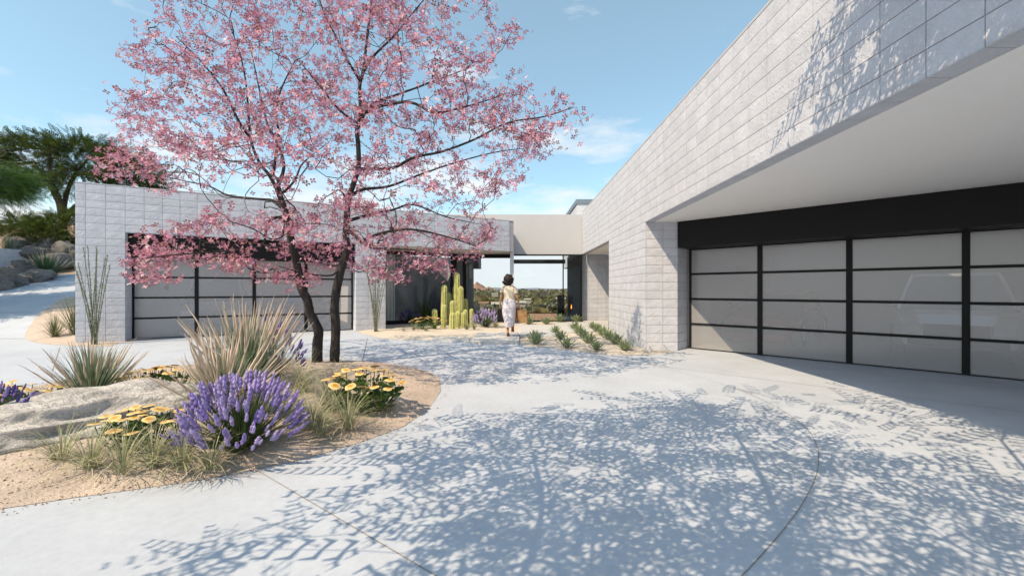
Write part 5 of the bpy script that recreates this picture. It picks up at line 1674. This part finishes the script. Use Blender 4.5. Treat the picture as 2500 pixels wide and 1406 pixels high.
for s_, sh, el, wr in ((-1, (-.145, 0, 1.43), (-.205, -.03, 1.14), (-.235, .02, .935)), (1, (.205, 0, 1.42), (.275, -.03, 1.12), (.335, .02, .925))):
    a = vx(sh, .052, nk0); b = vx(el, .038, a); c = vx(wr, .024, b)
    sx_ = s_
    pm_ = vx((wr[0] + .010 * s_, wr[1] + .008, wr[2] - .045), (.030, .018), c)
    for k in range(4):
        bx_ = wr[0] + .010 * s_; by_ = wr[1] - .028 + k * .019
        f0 = vx((bx_ + .004 * s_, by_, wr[2] - .080), .0095, pm_)
        f1 = vx((bx_ - .004 * s_, by_ + .002, wr[2] - .112 + .006 * abs(k - 1.5)), .0088, f0)
        f2 = vx((bx_ - .026 * s_, by_ + .003, wr[2] - .122 + .006 * abs(k - 1.5)), .0078, f1)
        vx((bx_ - .040 * s_, by_ + .003, wr[2] - .104), .0066, f2)
    t0 = vx((wr[0] - .012 * s_, wr[1] + .034, wr[2] - .040), .011, pm_); t1 = vx((wr[0] - .026 * s_, wr[1] + .046, wr[2] - .068), .0095, t0); vx((wr[0] - .034 * s_, wr[1] + .036, wr[2] - .092), .008, t1)
for s_, hip, kn, an, ft in ((-1, (-.05, 0, .88), (-.02, .07, .47), (-.005, .0, .095), (.02, .13, .035)), (1, (.12, 0, .88), (.13, .06, .47), (.135, -.20, .30), (.145, -.175, .17))):
    a = vx(hip, .085, pel); b = vx(kn, .056, a); cf = vx(tuple(np.array(kn) * .6 + np.array(an) * .4 + np.array((0, -.02, 0))), .050, b); c = vx(an, .033, cf)
    if s_ < 0:
        vx((an[0], an[1] - .035, .045), .03, c); d_ = vx((ft[0] - .01, .06, .05), (.036, .03), c); vx(ft, (.042, .02), d_)
    else:
        vx((an[0], an[1] - .05, an[2] + .01), .03, c); d_ = vx((.14, -.21, .235), (.036, .03), c); vx(ft, (.042, .02), d_)
skin_body('body', V, E, RD, M['skin'], woman, pel, 2)
def loft(rings, segs, fold=0.0, nf=7, seed=0, closed_top=False):
    rs_ = np.random.RandomState(seed); V = []; ph = rs_.uniform(0, 6.28)
    for (x_, y_, z_, rx, ry, fd) in rings:
        for k in range(segs):
            a = k * 2 * math.pi / segs
            f = 1 + fd * math.sin(a * nf + ph + z_ * 3) + fd * .5 * math.sin(a * (nf + 4) - z_ * 7)
            V.append((x_ + math.cos(a) * rx * f, y_ + math.sin(a) * ry * f, z_ + fd * .10 * math.sin(a * 3 + ph)))
    fs = [(i * segs + k, i * segs + (k + 1) % segs, (i + 1) * segs + (k + 1) % segs, (i + 1) * segs + k) for i in range(len(rings) - 1) for k in range(segs)]
    mb = MB(); mb.add(V, fs); return mb
mb = loft([(.04, .005, 1.085, .160, .118, .03), (.04, .005, 1.13, .158, .115, .03), (.042, .003, 1.20, .166, .118, .02), (.038, .0, 1.30, .180, .122, .012), (.032, .0, 1.38, .190, .118, .006), (.030, .0, 1.435, .178, .10, 0), (.030, -.002, 1.468, .125, .085, 0), (.03, .0, 1.492, .072, .066, 0), (.03, .0, 1.488, .058, .056, 0)], 28, seed=4)
mb.tube([(-.125, 0, 1.435), (-.155, -.005, 1.37), (-.178, -.012, 1.285)], [.062, .066, .066], 14, cap=False)
mb.tube([(.185, 0, 1.43), (.215, -.005, 1.36), (.242, -.012, 1.262)], [.062, .066, .066], 14, cap=False)
top = mb.build('cream_top', M['cream'], woman, smooth=True)
mb = loft([(.04, .005, 1.115, .150, .108, .0), (.04, 0, 1.07, .163, .12, .01), (.038, -.01, .98, .192, .142, .012), (.036, -.02, .90, .205, .152, .016), (.032, -.02, .78, .200, .155, .022), (.034, -.03, .64, .188, .16, .03), (.045, -.05, .50, .165, .165, .045), (.055, -.07, .38, .145, .17, .06), (.055, -.08, .285, .125, .165, .075), (.055, -.078, .27, .118, .155, .075)], 40, nf=6, seed=9)
mb.build('floral_skirt', M['skirt'], woman, smooth=True)
# hair: wavy chin length bob
import bmesh
bm = bmesh.new(); bmesh.ops.create_icosphere(bm, subdivisions=4, radius=1)
for v in bm.verts:
    p = v.co.copy()
    k = 1 + .16 * mnoise.noise(p * 2.6) + .14 * mnoise.noise(p * 6.0) + .09 * mnoise.noise(p * 13)
    wide = 1 + .22 * max(0, -p.z)
    q = Vector((p.x * .150 * k * wide, p.y * .142 * k - .016, p.z * .172 * k))
    if p.y > .35 and p.z < .45: q.y *= .45
    if p.x > .5 and p.z < -.1: q.x *= .82
    if p.x < -.3 and p.z < -.2: q.x *= 1.18
    v.co = q
me = bpy.data.meshes.new('hair'); bm.to_mesh(me); bm.free()
for p in me.polygons: p.use_smooth = True
me.materials.append(M['hair'])
link('hair', me, woman, matrix=Matrix.Translation((.022, .015, 1.655)))
for ft_, an_, pts in ((0, 0, [(-.03, -.05), (.035, -.05), (.065, .06), (.06, .16), (.02, .185), (-.025, .15), (-.035, .04)]),):
    sn = MB(); sn.prism(pts, 0.0, .018); sn.prism([(-.03, -.05), (.033, -.05), (.033, .0), (-.03, .0)], .0, .035)
    for yy, hh in ((.02, .085), (.10, .062), (-.04, .10)):
        sn.tube([(-.036, yy, .015), (-.03, yy, hh * .7), (.0, yy - .01, hh), (.04, yy, hh * .65), (.048, yy, .015)], .007, 5)
    sn.build('sandal', M['leather'], woman)
sn = MB()
dn = Vector((.0, .22, -1)).normalized()
for k, (a_, b_) in enumerate((((.10, -.262, .275), (.105, -.20, .14)), ((.178, -.262, .275), (.182, -.20, .14)))): pass
sn.add([(.103, -.268, .30), (.176, -.268, .30), (.19, -.222, .15), (.10, -.222, .15), (.103, -.286, .30), (.176, -.286, .30), (.19, -.240, .146), (.10, -.240, .146)], [(0, 1, 2, 3), (7, 6, 5, 4), (0, 4, 5, 1), (1, 5, 6, 2), (2, 6, 7, 3), (3, 7, 4, 0)])
for zz in (.17, .215, .27): sn.tube([(.10, -.25, zz), (.12, -.17, zz + .03), (.16, -.17, zz + .03), (.18, -.25, zz)], .008, 5)
sn.build('sandal', M['leather'], woman)

def bag(label, c, w_, d_, h, mat, rz, tilt, marks=False, taper=.9, name='paper_bag', hz=.09):
    t = thing(name, label, 'bag', c, None, rz)
    t.rotation_euler = (tilt[0], tilt[1], rz)
    mb = MB(); th = .004
    b0 = [(-w_ / 2 * taper, -d_ / 2 * taper), (w_ / 2 * taper, -d_ / 2 * taper), (w_ / 2 * taper, d_ / 2 * taper), (-w_ / 2 * taper, d_ / 2 * taper)]
    t0 = [(-w_ / 2, -d_ / 2), (w_ / 2, -d_ / 2), (w_ / 2, d_ / 2), (-w_ / 2, d_ / 2)]
    out = [(*p, -h) for p in b0] + [(*p, 0) for p in t0]
    inn = [(p[0] * .97, p[1] * .97, -h + .01) for p in b0] + [(p[0] * .97, p[1] * .97, 0) for p in t0]
    # crease each side panel inward at mid height
    V = out + inn
    fs = [(0, 1, 5, 4), (1, 2, 6, 5), (2, 3, 7, 6), (3, 0, 4, 7), (3, 2, 1, 0), (9, 8, 12, 13), (10, 9, 13, 14), (11, 10, 14, 15), (8, 11, 15, 12), (8, 9, 10, 11)]
    fs += [(4, 5, 13, 12), (5, 6, 14, 13), (6, 7, 15, 14), (7, 4, 12, 15)]
    mb.add(V, fs); mb.build('bag_body', mat, t)
    for yy in (-d_ / 2 - .003, d_ / 2 + .003):
        hb = MB(); hb.tube(smooth_loop([(-w_ * .2, yy, -.03), (-w_ * .16, yy * .6, hz * .6), (0, yy * .15, hz), (w_ * .16, yy * .6, hz * .6), (w_ * .2, yy, -.03)], 4, False), .006, 5)
        hb.build('handle', mat, t)
    if marks:
        pr = MB()
        y_ = -d_ / 2 * .965 - .0035; zc = -h * .46; sz = w_ * .085
        def bar(x0, x1, z0, z1): pr.box(x0, x1, y_ - .0018, y_ + .0005, z0, z1)
        x0 = .01
        for k in range(4):
            xa = x0 + k * sz * 1.25; hh = sz * 1.5
            bar(xa, xa + sz * .22, zc, zc + hh)
            if k in (0, 2, 3): bar(xa + sz * .24, xa + sz, zc + hh * .82, zc + hh)
            if k in (0, 3): bar(xa + sz * .24, xa + sz, zc + hh * .42, zc + hh * .58); bar(xa + sz * .24, xa + sz, zc, zc + hh * .18)
            if k == 1: bar(xa + sz * .5, xa + sz * .72, zc, zc + hh)
        bar(x0, x0 + sz * 4.9, zc - hh * .45, zc - hh * .28)
        pr.build('printed_letters', M['orange'], t)
    return t
wl = Vector((wx, wy, .078))
bag('brown paper bag with orange print hanging from the walking woman right hand', wl + Vector((.405, -.02, .775)), .25, .14, .39, M['kraft'], math.radians(14), (math.radians(-4), math.radians(-6)), True)
bag('plain brown paper bag swinging behind the printed bag', wl + Vector((.30, .10, .80)), .25, .13, .36, M['kraft'], math.radians(-28), (math.radians(6), math.radians(26)), False)
bag('glossy black shopping bag hanging from the walking woman left hand', wl + Vector((-.225, .02, .78)), .17, .10, .36, M['blackbag'], math.radians(12), (0, 0), False, taper=1.1, name='shopping_bag', hz=.05)
